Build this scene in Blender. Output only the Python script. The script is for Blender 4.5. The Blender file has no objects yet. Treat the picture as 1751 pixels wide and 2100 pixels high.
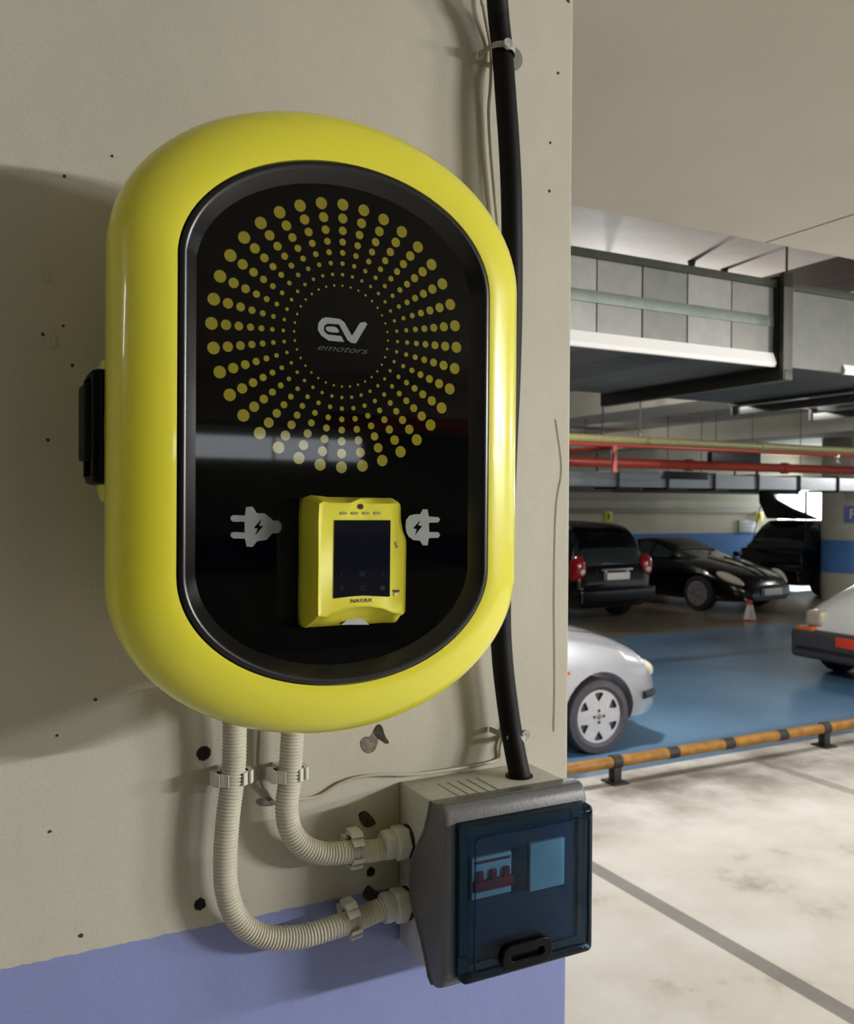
import bpy, bmesh, math, random
from mathutils import Vector, Matrix
random.seed(7)
SC = bpy.context.scene
COL = SC.collection
R = math.radians
# ---------------------------------------------------------------- camera
FPX = 1850.0
YAW, PITCH, ROLL = R(27.5), R(-.55), R(.35)
CAM = Vector((0, -.95, 1.8))
FW = Vector((math.sin(YAW)*math.cos(PITCH), math.cos(YAW)*math.cos(PITCH), math.sin(PITCH)))
_r = Vector((math.cos(YAW), -math.sin(YAW), 0)); _u = _r.cross(FW)
RT = math.cos(ROLL)*_r + math.sin(ROLL)*_u
UP = -math.sin(ROLL)*_r + math.cos(ROLL)*_u
cd = bpy.data.cameras.new('camera'); cam = bpy.data.objects.new('camera', cd); COL.objects.link(cam)
m = Matrix((RT, UP, -FW)).transposed().to_4x4(); m.translation = CAM; cam.matrix_world = m
cd.sensor_fit = 'HORIZONTAL'; cd.sensor_width = 36; cd.lens = FPX/1751*36
cd.dof.use_dof = True; cd.dof.focus_distance = .95; cd.dof.aperture_fstop = 14
cd.clip_start = .05; cd.clip_end = 100
SC.camera = cam
def at(x, y, Y=None, Z=None, X=None):
    d = FW*FPX + RT*(x-875.5) + UP*(1050-y)
    t = (Y-CAM.y)/d.y if Y is not None else (Z-CAM.z)/d.z if Z is not None else (X-CAM.x)/d.x
    return CAM + d*t
# ---------------------------------------------------------------- view, world, lights
SC.view_settings.view_transform = 'Standard'; SC.view_settings.look = 'None'
SC.view_settings.gamma = 1; SC.view_settings.use_curve_mapping = False
SC.view_settings.exposure = 0.12
SC.cycles.use_denoising = True
SC.cycles.max_bounces = 10; SC.cycles.diffuse_bounces = 4; SC.cycles.transparent_max_bounces = 12
W = bpy.data.worlds.new('world'); SC.world = W; W.use_nodes = True
W.node_tree.nodes['Background'].inputs[0].default_value = (.85, .92, 1, 1)
W.node_tree.nodes['Background'].inputs[1].default_value = .8
def area(name, loc, target, size, power, col=(1, .96, .88)):
    l = bpy.data.lights.new(name, 'AREA'); l.shape = 'RECTANGLE'; l.size, l.size_y = size
    l.energy = power; l.color = col
    o = bpy.data.objects.new(name, l); COL.objects.link(o); o.location = loc
    o.rotation_euler = (Vector(target)-Vector(loc)).to_track_quat('-Z', 'Y').to_euler()
    return o
# bare tubes light every way: 'key' lamps of the aisle on the right face the wall, the 'd' tube faces down, most 'p' lights are unseen fill, added to brighten
LAMPS = [(4.7, -4.0, 2.50, 1.2, .06, 190, 'k'), (7.9, -4.0, 2.50, 1.2, .06, 200, 'k'),
         (-2.25, -.55, 2.50, 1.2, .10, 6, 'd'), (6.6, .35, 2.35, .3, .3, 90, 'p'),  # last entry: fill added to brighten the near ceiling
         (3.9, 4.0, 2.80, 1.2, .12, 230, 'p'), (9.5, 3.2, 2.85, 1.2, .12, 130, 'p'), (8.2, 11.4, 2.85, 1.2, .12, 75, 'p'), (16.5, 8.2, 2.85, 1.2, .12, 130, 'p')]  # first lamp read off the bright ceiling; the others added as hidden fill
def point(name, loc, power, col=(1, .985, .955), r=.08):
    l = bpy.data.lights.new(name, 'POINT'); l.energy = power; l.color = col; l.shadow_soft_size = r
    o = bpy.data.objects.new(name, l); COL.objects.link(o); o.location = loc
for x, y, z, sx, sy, p, kind in LAMPS:
    if kind == 'k': area('unseen_light', (x, y, z), (x-1.5, y+3, z-.5), (sx, sy), p, (1, .985, .955))
    elif kind == 'd': area('unseen_light', (x, y, z), (x, y, 0), (sx, sy), p, (1, .985, .955))
    else: point('unseen_light', (x, y, z-.05), p)
# daylight through the far opening and the open bay at the right end
area('daylight', (19.9, 15.4, 1.8), (14, 11, 1), (2.2, .9), 320, (.9, 1, .98))
# ---------------------------------------------------------------- materials
def lin(h):
    h = h.lstrip('#'); c = [int(h[i:i+2], 16)/255 for i in (0, 2, 4)]
    return tuple((v/12.92 if v < .04045 else ((v+.055)/1.055)**2.4) for v in c)+(1,)
class N:
    def __init__(s, name):
        s.m = bpy.data.materials.new(name); s.m.use_nodes = True; s.t = s.m.node_tree; s.n = s.t.nodes
        s.b = s.n['Principled BSDF']
    def new(s, typ, ins=None, **kw):
        n = s.n.new(typ)
        for k, v in kw.items(): setattr(n, k, v)
        for k, v in (ins or {}).items():
            if isinstance(v, tuple) and len(v) == 2 and hasattr(v[0], 'outputs'): s.t.links.new(v[0].outputs[v[1]], n.inputs[k])
            elif hasattr(v, 'outputs'): s.t.links.new(v.outputs[0], n.inputs[k])
            else: n.inputs[k].default_value = v
        return n
    def set(s, k, v):
        if hasattr(v, 'outputs'): s.t.links.new(v.outputs[0], s.b.inputs[k])
        else: s.b.inputs[k].default_value = v
    def coord(s): return s.new('ShaderNodeNewGeometry')
    def noise(s, scale, detail=4, vec=None, rough=.55):
        n = s.new('ShaderNodeTexNoise', {'Scale': scale, 'Detail': detail, 'Roughness': rough})
        if vec is not None: s.t.links.new(vec.outputs[0], n.inputs['Vector'])
        return n
    def ramp(s, fac, stops):
        r = s.new('ShaderNodeValToRGB', {0: fac})
        e = r.color_ramp.elements
        while len(e) < len(stops): e.new(.5)
        for i, (p, c) in enumerate(stops): e[i].position = p; e[i].color = c if isinstance(c, tuple) else (c, c, c, 1)
        return r
    def mix(s, fac, a, b, mode='MIX'):
        n = s.new('ShaderNodeMix', data_type='RGBA', blend_type=mode)
        for i, v in ((0, fac), (6, a), (7, b)):
            if hasattr(v, 'outputs'):
                o = v.outputs[2] if v.bl_idname == 'ShaderNodeMix' else v.outputs[0]
                s.t.links.new(o, n.inputs[i])
            else: n.inputs[i].default_value = v
        return n
    def col(s, v):
        o = v.outputs[2] if v.bl_idname == 'ShaderNodeMix' else v.outputs[0]
        s.t.links.new(o, s.b.inputs['Base Color'])
    def math(s, op, a, b=0.0, clamp=False):
        n = s.new('ShaderNodeMath', {0: a, 1: b}, operation=op); n.use_clamp = clamp; return n
    def bump(s, h, strength=.3, dist=.002):
        n = s.new('ShaderNodeBump', {'Strength': strength, 'Distance': dist}); s.t.links.new(h.outputs[0], n.inputs['Height'])
        s.t.links.new(n.outputs[0], s.b.inputs['Normal'])
def M(name, h, rough=.5, metal=0, coat=0, spec=.5, var=.06, scale=30, bump=0, emit=0):
    k = N(name); c = lin(h) if isinstance(h, str) else tuple(h)+(1,)
    g = k.new('ShaderNodeTexCoord'); n = k.new('ShaderNodeTexNoise', {'Scale': scale, 'Detail': 3, 'Vector': (g, 3)})
    d = tuple(v*(1-var*2) for v in c[:3])+(1,); l = tuple(min(1, v*(1+var)) for v in c[:3])+(1,)
    k.col(k.ramp(n, [(.3, d), (.7, l)]))
    k.set('Roughness', rough); k.set('Metallic', metal); k.set('Coat Weight', coat); k.set('Specular IOR Level', spec)
    if coat: k.set('Coat Roughness', .04)
    if bump: k.bump(n, bump, .002)
    if emit: k.set('Emission Color', c); k.set('Emission Strength', emit)
    return k.m
def wall_mat(name, z0, z1, blue, beige='#BFBBAD', speck=True):
    k = N(name); g = k.coord(); sep = k.new('ShaderNodeSeparateXYZ', {0: (g, 0)})
    n1 = k.new('ShaderNodeTexNoise', {'Scale': 2.2, 'Detail': 5, 'Vector': (g, 0)})
    n2 = k.new('ShaderNodeTexNoise', {'Scale': 340, 'Detail': 2, 'Vector': (g, 0)})
    a = k.ramp(n1, [(.3, lin('#AFAB9D')), (.7, lin(beige))])
    edge = k.new('ShaderNodeTexNoise', {'Scale': 60, 'Detail': 2, 'Vector': (g, 0)})
    zz = k.math('ADD', (sep, 2), k.math('MULTIPLY', k.math('SUBTRACT', edge, .5), .006))
    f = k.math('MULTIPLY', k.math('LESS_THAN', zz, z1), k.math('GREATER_THAN', zz, z0))
    bl = k.ramp(n1, [(.3, tuple(v*.88 for v in lin(blue)[:3])+(1,)), (.7, lin(blue))])
    c = k.mix(f, a, bl)
    if speck:
        v = k.new('ShaderNodeTexVoronoi', {'Scale': 16, 'Vector': (g, 0), 'Randomness': 1})
        rad = k.math('MULTIPLY', k.new('ShaderNodeSeparateColor', {0: (v, 1)}), .055)
        sp = k.math('LESS_THAN', (v, 0), k.math('SUBTRACT', rad, .022))
        c = k.mix(k.math('MULTIPLY', sp, .75), c, lin('#3a352c'))
    fine = k.ramp(n2, [(.35, .93), (.65, 1.0)])
    k.col(k.mix(1.0, c, fine, 'MULTIPLY')); k.set('Roughness', .62); k.set('Specular IOR Level', .3)
    b = k.new('ShaderNodeTexNoise', {'Scale': 22, 'Detail': 6, 'Vector': (g, 0)}); k.bump(b, .35, .004)
    return k.m
def floor_mat():
    k = N('floor'); g = k.coord(); sep = k.new('ShaderNodeSeparateXYZ', {0: (g, 0)})
    n1 = k.new('ShaderNodeTexNoise', {'Scale': 1.6, 'Detail': 8, 'Roughness': .62, 'Vector': (g, 0)})
    n2 = k.new('ShaderNodeTexNoise', {'Scale': .7, 'Detail': 5, 'Vector': (g, 0)})
    conc = k.ramp(n1, [(.27, lin('#94897A')), (.40, lin('#CBC6BB')), (.62, lin('#DAD7D0'))])
    blue = k.ramp(n2, [(.3, lin('#4F7190')), (.7, lin('#6E92B2'))])
    brown = k.ramp(n2, [(.3, lin('#6B6152')), (.7, lin('#8A7F6D'))])
    x, y = (sep, 0), (sep, 1)
    wob = k.math('MULTIPLY', k.math('SUBTRACT', n1, .5), .5)
    c = k.mix(k.math('GREATER_THAN', y, 3.82), conc, blue)
    yb = k.math('ADD', y, wob)
    c = k.mix(k.math('GREATER_THAN', yb, 8.7), c, brown)
    # dark joint across the blue paint and worn bay lines
    j = k.math('LESS_THAN', k.math('ABSOLUTE', k.math('SUBTRACT', y, 7.0)), .12)
    c = k.mix(k.math('MULTIPLY', j, .45), c, lin('#2c3a48'))
    def line(xc, w, amt):
        a = k.math('LESS_THAN', k.math('ABSOLUTE', k.math('SUBTRACT', x, xc)), w)
        return k.math('MULTIPLY', k.math('MULTIPLY', a, k.math('LESS_THAN', y, 3.6)), amt)
    gr = k.ramp(n1, [(.3, lin('#6f6a66')), (.7, lin('#88837e'))])
    c = k.mix(line(2.8, .045, .92), c, gr)
    c = k.mix(line(5.0, .05, .55), c, gr)
    c = k.mix(line(.45, .045, .9), c, gr)
    # grime along the guard rail
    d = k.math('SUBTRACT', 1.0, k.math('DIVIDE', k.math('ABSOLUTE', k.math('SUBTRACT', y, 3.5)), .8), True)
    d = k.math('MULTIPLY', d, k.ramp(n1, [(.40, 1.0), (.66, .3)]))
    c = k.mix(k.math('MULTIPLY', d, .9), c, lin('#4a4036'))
    k.col(c); k.set('Specular IOR Level', .5)
    rr = k.mix(k.math('GREATER_THAN', y, 3.82), (.6, .6, .6, 1), (.3, .3, .3, 1))
    k.t.links.new(rr.outputs[2], k.b.inputs['Roughness'])
    b = k.new('ShaderNodeTexNoise', {'Scale': 40, 'Detail': 5, 'Vector': (g, 0)}); k.bump(b, .15, .004)
    return k.m
def ceil_mat(name, a, b, sc=1.3):
    k = N(name); g = k.coord()
    n = k.new('ShaderNodeTexNoise', {'Scale': sc, 'Detail': 7, 'Roughness': .6, 'Vector': (g, 0)})
    k.col(k.ramp(n, [(.3, lin(a)), (.65, lin(b))])); k.set('Roughness', .8)
    n2 = k.new('ShaderNodeTexNoise', {'Scale': 90, 'Detail': 3, 'Vector': (g, 0)}); k.bump(n2, .2, .003)
    return k.m
def galv(name, h='#9aa0a4', rough=.3):
    k = N(name); g = k.coord()
    v = k.new('ShaderNodeTexVoronoi', {'Scale': 26, 'Vector': (g, 0)}); n = k.new('ShaderNodeTexNoise', {'Scale': 2, 'Detail': 4, 'Vector': (g, 0)})
    c = lin(h); k.col(k.mix(k.math('MULTIPLY', k.new('ShaderNodeSeparateColor', {0: (v, 1)}), .35), c, tuple(x*.7 for x in c[:3])+(1,)))
    k.set('Metallic', .92); k.t.links.new(k.ramp(n, [(.3, rough), (.7, rough+.15)]).outputs[0], k.b.inputs['Roughness'])
    return k.m
def tinted(name, tint, gloss=.08, rough=.05):
    k = N(name); k.n.remove(k.b)
    tr = k.new('ShaderNodeBsdfTransparent', {0: tint}); gl = k.new('ShaderNodeBsdfGlossy', {'Roughness': rough})
    fr = k.new('ShaderNodeFresnel', {'IOR': 1.24}); nz = k.new('ShaderNodeTexNoise', {'Scale': 8.0})
    dif = k.new('ShaderNodeBsdfDiffuse', {0: (.04, .10, .18, 1)})
    mx0 = k.new('ShaderNodeMixShader', {0: k.math('MULTIPLY', nz, .08), 1: tr, 2: dif})
    mx = k.new('ShaderNodeMixShader', {0: fr, 1: mx0, 2: gl})
    k.t.links.new(mx.outputs[0], k.n['Material Output'].inputs[0]); return k.m
yellow = M('yellow_plastic', '#E2DC3A', .28, coat=.6, var=.02, scale=4)
yellow2 = M('yellow_matte', '#DCD53A', .42, var=.02, scale=6)
dotm = M('yellow_print', '#7f7721', .06, var=.04)
whitep = M('grey_print', '#8b9092', .08, var=.05)
dimp = M('dim_print', '#4c5052', .08)
black = M('gloss_black', '#020203', .03, spec=.24, var=0)
satin = M('satin_black', '#0b0b0e', .3, spec=.55, var=0)
matte = M('matte_black', '#0b0b0c', .7, spec=.3)
rubber = M('cable_black', '#050507', .55, spec=.2)
screen = M('screen_glass', '#0b0d18', .08, var=0)
glyph = M('keypad_glyph', '#22263a', .2)
steel = M('steel', '#b9bcbc', .3, metal=1)
conduit = M('conduit_grey', '#C8C4B5', .38, spec=.5, var=.04, scale=60)
clipm = M('clip_grey', '#D0D0C9', .45)
nutm = M('nut_grey', '#C4C4C0', .35)
boxlight = M('enclosure_grey', '#BCBBB7', .5, scale=200, bump=.1)
boxdark = M('cover_grey', '#646467', .42, scale=250, bump=.15, var=.03)
door = tinted('smoked_blue_door', (.34, .53, .69, 1))
doorframe = M('door_edge_blue', '#0a121c', .12, spec=.7, var=0)
breakerm = M('breaker_white', '#C9D3D6', .45)
redm = M('toggle_red', '#A5152F', .4)
darkblue = M('blank_cover', '#0f1826', .4)
wirem = M('white_wire', '#B5AD9E', .45)
clearm = M('clear_tie', '#A9A9A5', .25, var=.2, scale=300)
discm = M('grey_disc', '#7d7a72', .6, var=.1)
holem = M('hole_dark', '#0b0a08', .9)
plaster = M('chipped_plaster', '#7d7268', .85, var=.25, scale=150, bump=.5)
cinder = M('exposed_concrete', '#3d372f', .9, var=.3, scale=200, bump=.5)
silver = M('silver_paint', '#B4B5BC', .3, metal=.45, coat=.8, var=.01)
blackcar = M('black_paint', '#030304', .2, coat=.35, spec=.35, var=0)
whitecar = M('white_paint', '#D9D8D6', .3, coat=.5, var=.02)
carglass = M('car_glass', '#1c2729', .05, spec=.8, var=0)
tyrem = M('tyre_rubber', '#46434a', .75)
tyred = M('tyre_black', '#121214', .75)
hub = M('wheel_cover', '#C4C5C8', .35, metal=.3)
hubd = M('alloy_dark', '#7a7376', .4, metal=.2)
trimm = M('trim_black', '#1d1d20', .55)
bumperm = M('bumper_plastic', '#3c3a3c', .55)
redlens = M('red_lens', '#8E0F18', .12, coat=.5)
headlens = M('head_lens', '#CFC9B0', .12, coat=.6)
orange = M('orange_lens', '#C9633A', .2)
orangeplate = M('orange_plate', '#D8452A', .4)
platem = M('plate_white', '#D5D2CC', .4, var=.05)
platebl = M('plate_blue', '#24378c', .4)
redpipe = M('red_pipe', '#9c3a2c', .35)
ypipe = M('yellow_pipe', '#77744a', .45)
railY = M('rail_yellow', '#93661A', .5, var=.18, scale=14)
railK = M('rail_black', '#221f1c', .6)
coner = M('cone_red', '#C4381F', .5); conew = M('cone_white', '#D8D4CE', .5)
signY = M('sign_yellow', '#C9C21C', .5); signW = M('sign_white', '#B8BEC4', .4); signB = M('sign_blue', '#2E4F98', .4)
ink = M('print_dark', '#2b2a12', .5)
darksign = M('sign_dark', '#17151f', .45)
lampw = M('lamp_body', '#d8d8d4', .4)
tubeem = M('lamp_tube', (1, .97, .9), .4, emit=6)
skyem = M('daylight', (.86, .93, 1), .5, emit=7, var=.1, scale=.8)
skyem2 = M('daylight_bright', (.95, 1, .98), .5, emit=5, var=0)
galvm = galv('galvanised', '#b2b7ba'); galvd = galv('galvanised_dark', '#474b50', .45); galvmid = galv('galvanised_dull', '#6b726c', .45); strip_glare = M('strip_glare_white', '#fbfbfc', .35, var=0)
strut = M('strut_dark', '#3f3e38', .5, metal=.3)
wallm = wall_mat('wall_paint_near', -1, 1.351, '#838CBE')
farm = wall_mat('wall_paint_far', .45, 1.115, '#3F70B4', '#B9B5A5', False)
colm = wall_mat('column_paint', .52, 1.15, '#4F7FBC', '#BDB8A9', False)
backm = wall_mat('wall_paint_back', .95, 1.40, '#3a4678', '#A5A193', False)
floorm = floor_mat()
ceilnear = ceil_mat('ceiling_paint', '#D0CBBD', '#D8D3C6'); ceilfar = ceil_mat('ceiling_concrete', '#9b8f86', '#CFC6BE', .9)
beamm = ceil_mat('beam_paint', '#A9A596', '#BDB9AA')
# ---------------------------------------------------------------- helpers
def tag(o, label=None, cat=None, group=None, kind=None):
    for k, v in (('label', label), ('category', cat), ('group', group), ('kind', kind)):
        if v: o[k] = v
    return o
def obj(name, bm, mat, parent=None, smooth=True, angle=35, **kw):
    if isinstance(bm, bpy.types.Mesh): me = bm
    else:
        bmesh.ops.recalc_face_normals(bm, faces=bm.faces)
        me = bpy.data.meshes.new(name); bm.to_mesh(me); bm.free()
    me.name = name
    for mm in (mat if isinstance(mat, list) else [mat]): me.materials.append(mm)
    if smooth:
        for p in me.polygons: p.use_smooth = True
        me.set_sharp_from_angle(angle=R(angle))
    o = bpy.data.objects.new(name, me); COL.objects.link(o)
    if parent:
        o.parent = parent
        # all geometry is authored in world space: keep it there
        o.matrix_parent_inverse = world_of(parent).inverted()
    tag(o, **kw); return o
def world_of(o):
    mm = o.matrix_basis.copy()
    return (world_of(o.parent) @ o.matrix_parent_inverse @ mm) if o.parent else mm
def thing(name, label, cat, loc, group=None, rz=0):
    o = bpy.data.objects.new(name, None); COL.objects.link(o); o.location = loc; o.rotation_euler = (0, 0, rz)
    o.empty_display_size = .05
    return tag(o, label, cat, group)
def BM(): return bmesh.new()
def box(bm, a, b, bev=0, seg=2):
    a, b = Vector(a), Vector(b)
    r = bmesh.ops.create_cube(bm, size=1)
    for v in r['verts']: v.co = Vector(((a[i]+b[i])/2+v.co[i]*abs(b[i]-a[i]) for i in range(3)))
    if bev:
        es = list({e for v in r['verts'] for e in v.link_edges})
        bmesh.ops.bevel(bm, geom=es, offset=bev, segments=seg, affect='EDGES', profile=.6)
    return bm
def loft(bm, rings, close=True, cap=(True, True), mi=0):
    vs = [[bm.verts.new(p) for p in r] for r in rings]; n = len(rings[0])
    for i in range(len(vs)-1):
        for j in range(n if close else n-1):
            k = (j+1) % n
            try: f = bm.faces.new((vs[i][j], vs[i][k], vs[i+1][k], vs[i+1][j])); f.material_index = mi
            except ValueError: pass
    for c, r in ((cap[0], vs[0]), (cap[1], vs[-1])):
        if c:
            try: f = bm.faces.new(r); f.material_index = mi
            except ValueError: pass
    return bm
def spline(pts, n=8):
    P = [Vector(p) for p in pts]; out = []
    if len(P) < 3: return P
    Q = [2*P[0]-P[1]]+P+[2*P[-1]-P[-2]]
    for i in range(1, len(Q)-2):
        for k in range(n):
            t = k/n; a, b, c, d = Q[i-1], Q[i], Q[i+1], Q[i+2]
            out.append(.5*((2*b)+(c-a)*t+(2*a-5*b+4*c-d)*t*t+(3*b-a-3*c+d)*t**3))
    out.append(P[-1]); return out
def resample(P, step):
    out = [P[0].copy()]; acc = 0; last = P[0].copy()
    for p in P[1:]:
        while (p-last).length >= step:
            last = last+(p-last).normalized()*step; out.append(last.copy())
    return out
def tube(bm, P, r, n=12, cap=True, win=1):
    P = [Vector(p) for p in P]; rings = []; prev = None
    for i, p in enumerate(P):
        t = (P[min(i+win, len(P)-1)]-P[max(i-win, 0)]).normalized()
        if prev is None: u = t.orthogonal().normalized()
        else: u = (prev-t*prev.dot(t)).normalized()
        prev = u; w = t.cross(u); rr = r(i) if callable(r) else r
        rings.append([p+(u*math.cos(2*math.pi*k/n)+w*math.sin(2*math.pi*k/n))*rr for k in range(n)])
    return loft(bm, rings, cap=(cap, cap))
def lathe(bm, prof, c, axis='Z', n=32, mi=0):
    c = Vector(c); rings = []
    for r, h in prof:
        ring = []
        for k in range(n):
            a = 2*math.pi*k/n; x, y = r*math.cos(a), r*math.sin(a)
            ring.append(c+(Vector((x, y, h)) if axis == 'Z' else Vector((x, h, y)) if axis == 'Y' else Vector((h, x, y))))
        rings.append(ring)
    return loft(bm, rings, mi=mi)
def poly(bm, pts, d=(0, 0, 0)):
    """flat polygon, given thickness by the vector d"""
    d = Vector(d); a = [bm.verts.new(Vector(p)) for p in pts]
    bm.faces.new(a)
    if d.length > 0:
        b = [bm.verts.new(Vector(p)+d) for p in pts]; bm.faces.new(b)
        n = len(a)
        for i in range(n): bm.faces.new((a[i], a[(i+1) % n], b[(i+1) % n], b[i]))
    return bm
def plate2d(name, loops, Y, depth, bevel=0):
    """outline with holes in the XZ plane at Y, made solid; returns a mesh"""
    cu = bpy.data.curves.new(name, 'CURVE'); cu.dimensions = '2D'; cu.fill_mode = 'BOTH'
    cu.extrude = depth/2; cu.bevel_depth = bevel
    for L in loops:
        s = cu.splines.new('POLY'); s.points.add(len(L)-1); s.use_cyclic_u = True
        for p, q in zip(s.points, L): p.co = (q[0], q[1], 0, 1)
    t = bpy.data.objects.new(name, cu); COL.objects.link(t)
    dg = bpy.context.evaluated_depsgraph_get(); me = bpy.data.meshes.new_from_object(t.evaluated_get(dg))
    bpy.data.objects.remove(t)
    me.transform(Matrix(((1, 0, 0, 0), (0, 0, -1, Y), (0, 1, 0, 0), (0, 0, 0, 1)))); return me
def text_mesh(body, size, M4, shear=0, space=1):
    cu = bpy.data.curves.new('t', 'FONT'); cu.body = body; cu.size = size; cu.shear = shear; cu.extrude = .00008
    cu.align_x = 'CENTER'; cu.align_y = 'CENTER'; cu.space_character = space; cu.resolution_u = 3
    t = bpy.data.objects.new('t', cu); COL.objects.link(t)
    dg = bpy.context.evaluated_depsgraph_get(); me = bpy.data.meshes.new_from_object(t.evaluated_get(dg))
    bpy.data.objects.remove(t); me.transform(M4); return me
def facing(loc, xdir=(1, 0, 0), zdir=(0, 0, 1)):
    x = Vector(xdir); y = Vector(zdir); z = x.cross(y)
    mm = Matrix((x, y, z)).transposed().to_4x4(); mm.translation = Vector(loc); return mm
# ---------------------------------------------------------------- structure
S = dict(kind='structure')
def sbox(name, a, b, mat, bev=0, parent=None): return obj(name, box(BM(), a, b, bev, 3), mat, parent, **({} if parent else S))
flo = sbox('floor', (-9, -10.2, -.2), (26, 15.9, 0), floorm)
wn = sbox('wall_near', (-3.5, 0, 0), (.704, .38, 2.7), wallm, .007)
sbox('ceiling', (-9, -10.2, 2.7), (26, 1.27, 3.1), ceilnear, .01)
sbox('ceiling_upper', (-9, -10.2, 3.1), (26, 15.9, 3.3), ceilfar)
sbox('wall_back', (-9, -10.5, 0), (26, -10, 3.3), backm)
sbox('wall_left', (-9.3, -10.5, 0), (-9, 15.9, 3.3), farm)
# far wall with its daylight opening
WL, WR, WB, WT = 18.75, 21.2, 1.25, 2.28
fw_ = BM(); box(fw_, (-9, 15.5, 0), (WL, 15.8, 3.3)); box(fw_, (WR, 15.5, 0), (26, 15.8, 3.3))
box(fw_, (WL, 15.5, 0), (WR, 15.8, WB)); box(fw_, (WL, 15.5, WT), (WR, 15.8, 3.3))
far = obj('wall_far', fw_, farm, **S)
obj('ledge_shadow', box(BM(), (-9, 15.44, 1.60), (WL, 15.5, 1.72), .01), M('ledge_shadow_grey', '#6f6c60', .7), far)  # dark grey stands in for the shadow line along the ledge
wf = obj('window_1', poly(BM(), [(WL, 15.7, WB), (WR, 15.7, WB), (WR, 15.7, WT), (WL, 15.7, WT)]), skyem2, **S)
b = BM()
for x in (WL+.02, (WL+WR)/2, WR-.02): box(b, (x-.025, 15.62, WB), (x+.025, 15.68, WT))
obj('window_frame', b, strut, wf)
# beams
sbox('trim_1', (6.3, 1.27, 2.8), (7.07, 15.5, 3.12), beamm)
sbox('trim_2', (10.5, 1.27, 2.8), (11.2, 15.5, 3.12), beamm)
bx = at(1650, 587, X=4.07).z
sbox('trim_3', (4.07, 1.27, bx), (4.4, 15.5, 3.12), ceil_mat('beam_shade', '#3a2f29', '#4a3d35'))  # unlit beam side: its shade is put into the dark brown
sbox('trim_4', (-9, -5.9, 2.35), (26, -5.5, 2.72), beamm)
# joint across the near ceiling
a, c_ = at(1560, 500, Z=2.7), at(1751, 460, Z=2.7)
obj('trim_5', box(BM(), (a.x-.002, -.9, 2.6985), (a.x+.002, 1.26, 2.7015)), strut, **S)
# back clerestory windows seen in the panel's reflection
for i, (xa, xb) in enumerate([(2.35, 3.35), (3.40, 4.02), (4.07, 4.5), (7.5, 9.5), (12, 15)]):
    w = obj('window_%d' % (i+2), box(BM(), (xa, -10.03, 2.32), (xb, -9.97, 2.58)), skyem, **S)
# round column at the right
cc = at(1742, 1240, Y=10.75); cc.z = 0
colo = obj('column', lathe(BM(), [(.52, 0), (.52, 3.1)], (cc.x, cc.y, 0), n=48), colm, **S)
def rounded(P, n=3):  # one Chaikin pass or more
    for _ in range(n):
        Q = []
        for i in range(len(P)):
            a, c = P[i], P[(i+1) % len(P)]
            Q += [(a[0]*.78+c[0]*.22, a[1]*.78+c[1]*.22), (a[0]*.22+c[0]*.78, a[1]*.22+c[1]*.78)]
        P = Q
    return P
pockm = M('pock_dark', '#3b362d', .9)
# drill holes and chipped plaster of the near wall
def blob(r, n=14, j=.25, sx=1, sz=1):
    return [(r*sx*(1+random.uniform(-j, j))*math.cos(2*math.pi*k/n), r*sz*(1+random.uniform(-j, j))*math.sin(2*math.pi*k/n)) for k in range(n)]
def hole(px, py, r):
    p = at(px, py, Y=0)
    o = obj('drill_hole', poly(BM(), [(p.x+x, -.0006, p.z+z) for x, z in blob(r, 22, j=.06)], (0, .002, 0)), holem, wn)
    rim = obj('chipped_rim', poly(BM(), [(p.x+x, -.0003, p.z+z) for x, z in blob(r*1.25, 22, j=.12)], (0, .002, 0)), cinder, wn)
for a_ in [(418, 1545, .0062), (410, 1854, .0052), (760, 1788, .0045), (743, 1672, .004)]: hole(*a_)
def patch(name, pts, mat, y=-.0007):
    pts = rounded(pts, 2); return obj(name, poly(BM(), [(at(px, py, Y=0).x, y, at(px, py, Y=0).z) for px, py in pts], (0, .003, 0)), mat, wn)
patch('plaster_chip', [(738, 1520), (748, 1510), (758, 1512), (766, 1500), (776, 1508), (775, 1522), (768, 1540), (755, 1546), (742, 1537)], plaster)
patch('plaster_chip', [(764, 1500), (776, 1483), (784, 1490), (788, 1508), (798, 1522), (793, 1526), (781, 1517), (772, 1512)], cinder, -.001)
patch('plaster_chip', [(524, 1638), (560, 1636), (566, 1650), (548, 1654), (528, 1650)], plaster)
patch('plaster_chip', [(736, 1672), (748, 1660), (764, 1676), (772, 1690), (752, 1698), (740, 1690)], cinder, -.0009)
patch('plaster_chip', [(742, 1832), (755, 1812), (768, 1826), (790, 1834), (770, 1848), (748, 1846)], cinder, -.0009)
patch('plaster_chip', [(86, 560), (94, 548), (100, 560), (101, 578), (94, 580)], wallm, -.0018)
patch('plaster_chip', [(104, 690), (111, 684), (116, 712), (108, 716)], wallm, -.0018)
for px, py, r in [(88, 686, .0022), (98, 902, .002), (148, 750, .002), (130, 668, .0016), (132, 361, .002), (230, 320, .0014), (102, 1705, .002), (166, 1918, .0026), (117, 1508, .0017), (1128, 293, .0018), (1126, 392, .0022), (1144, 150, .0022), (1165, 2, .003), (196, 1435, .002)]:
    p = at(px, py, Y=0)
    obj('pock_mark', poly(BM(), [(p.x+x, -.0005, p.z+z) for x, z in blob(r*.85, 9, .35)], (0, .002, 0)), pockm, wn)
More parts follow.
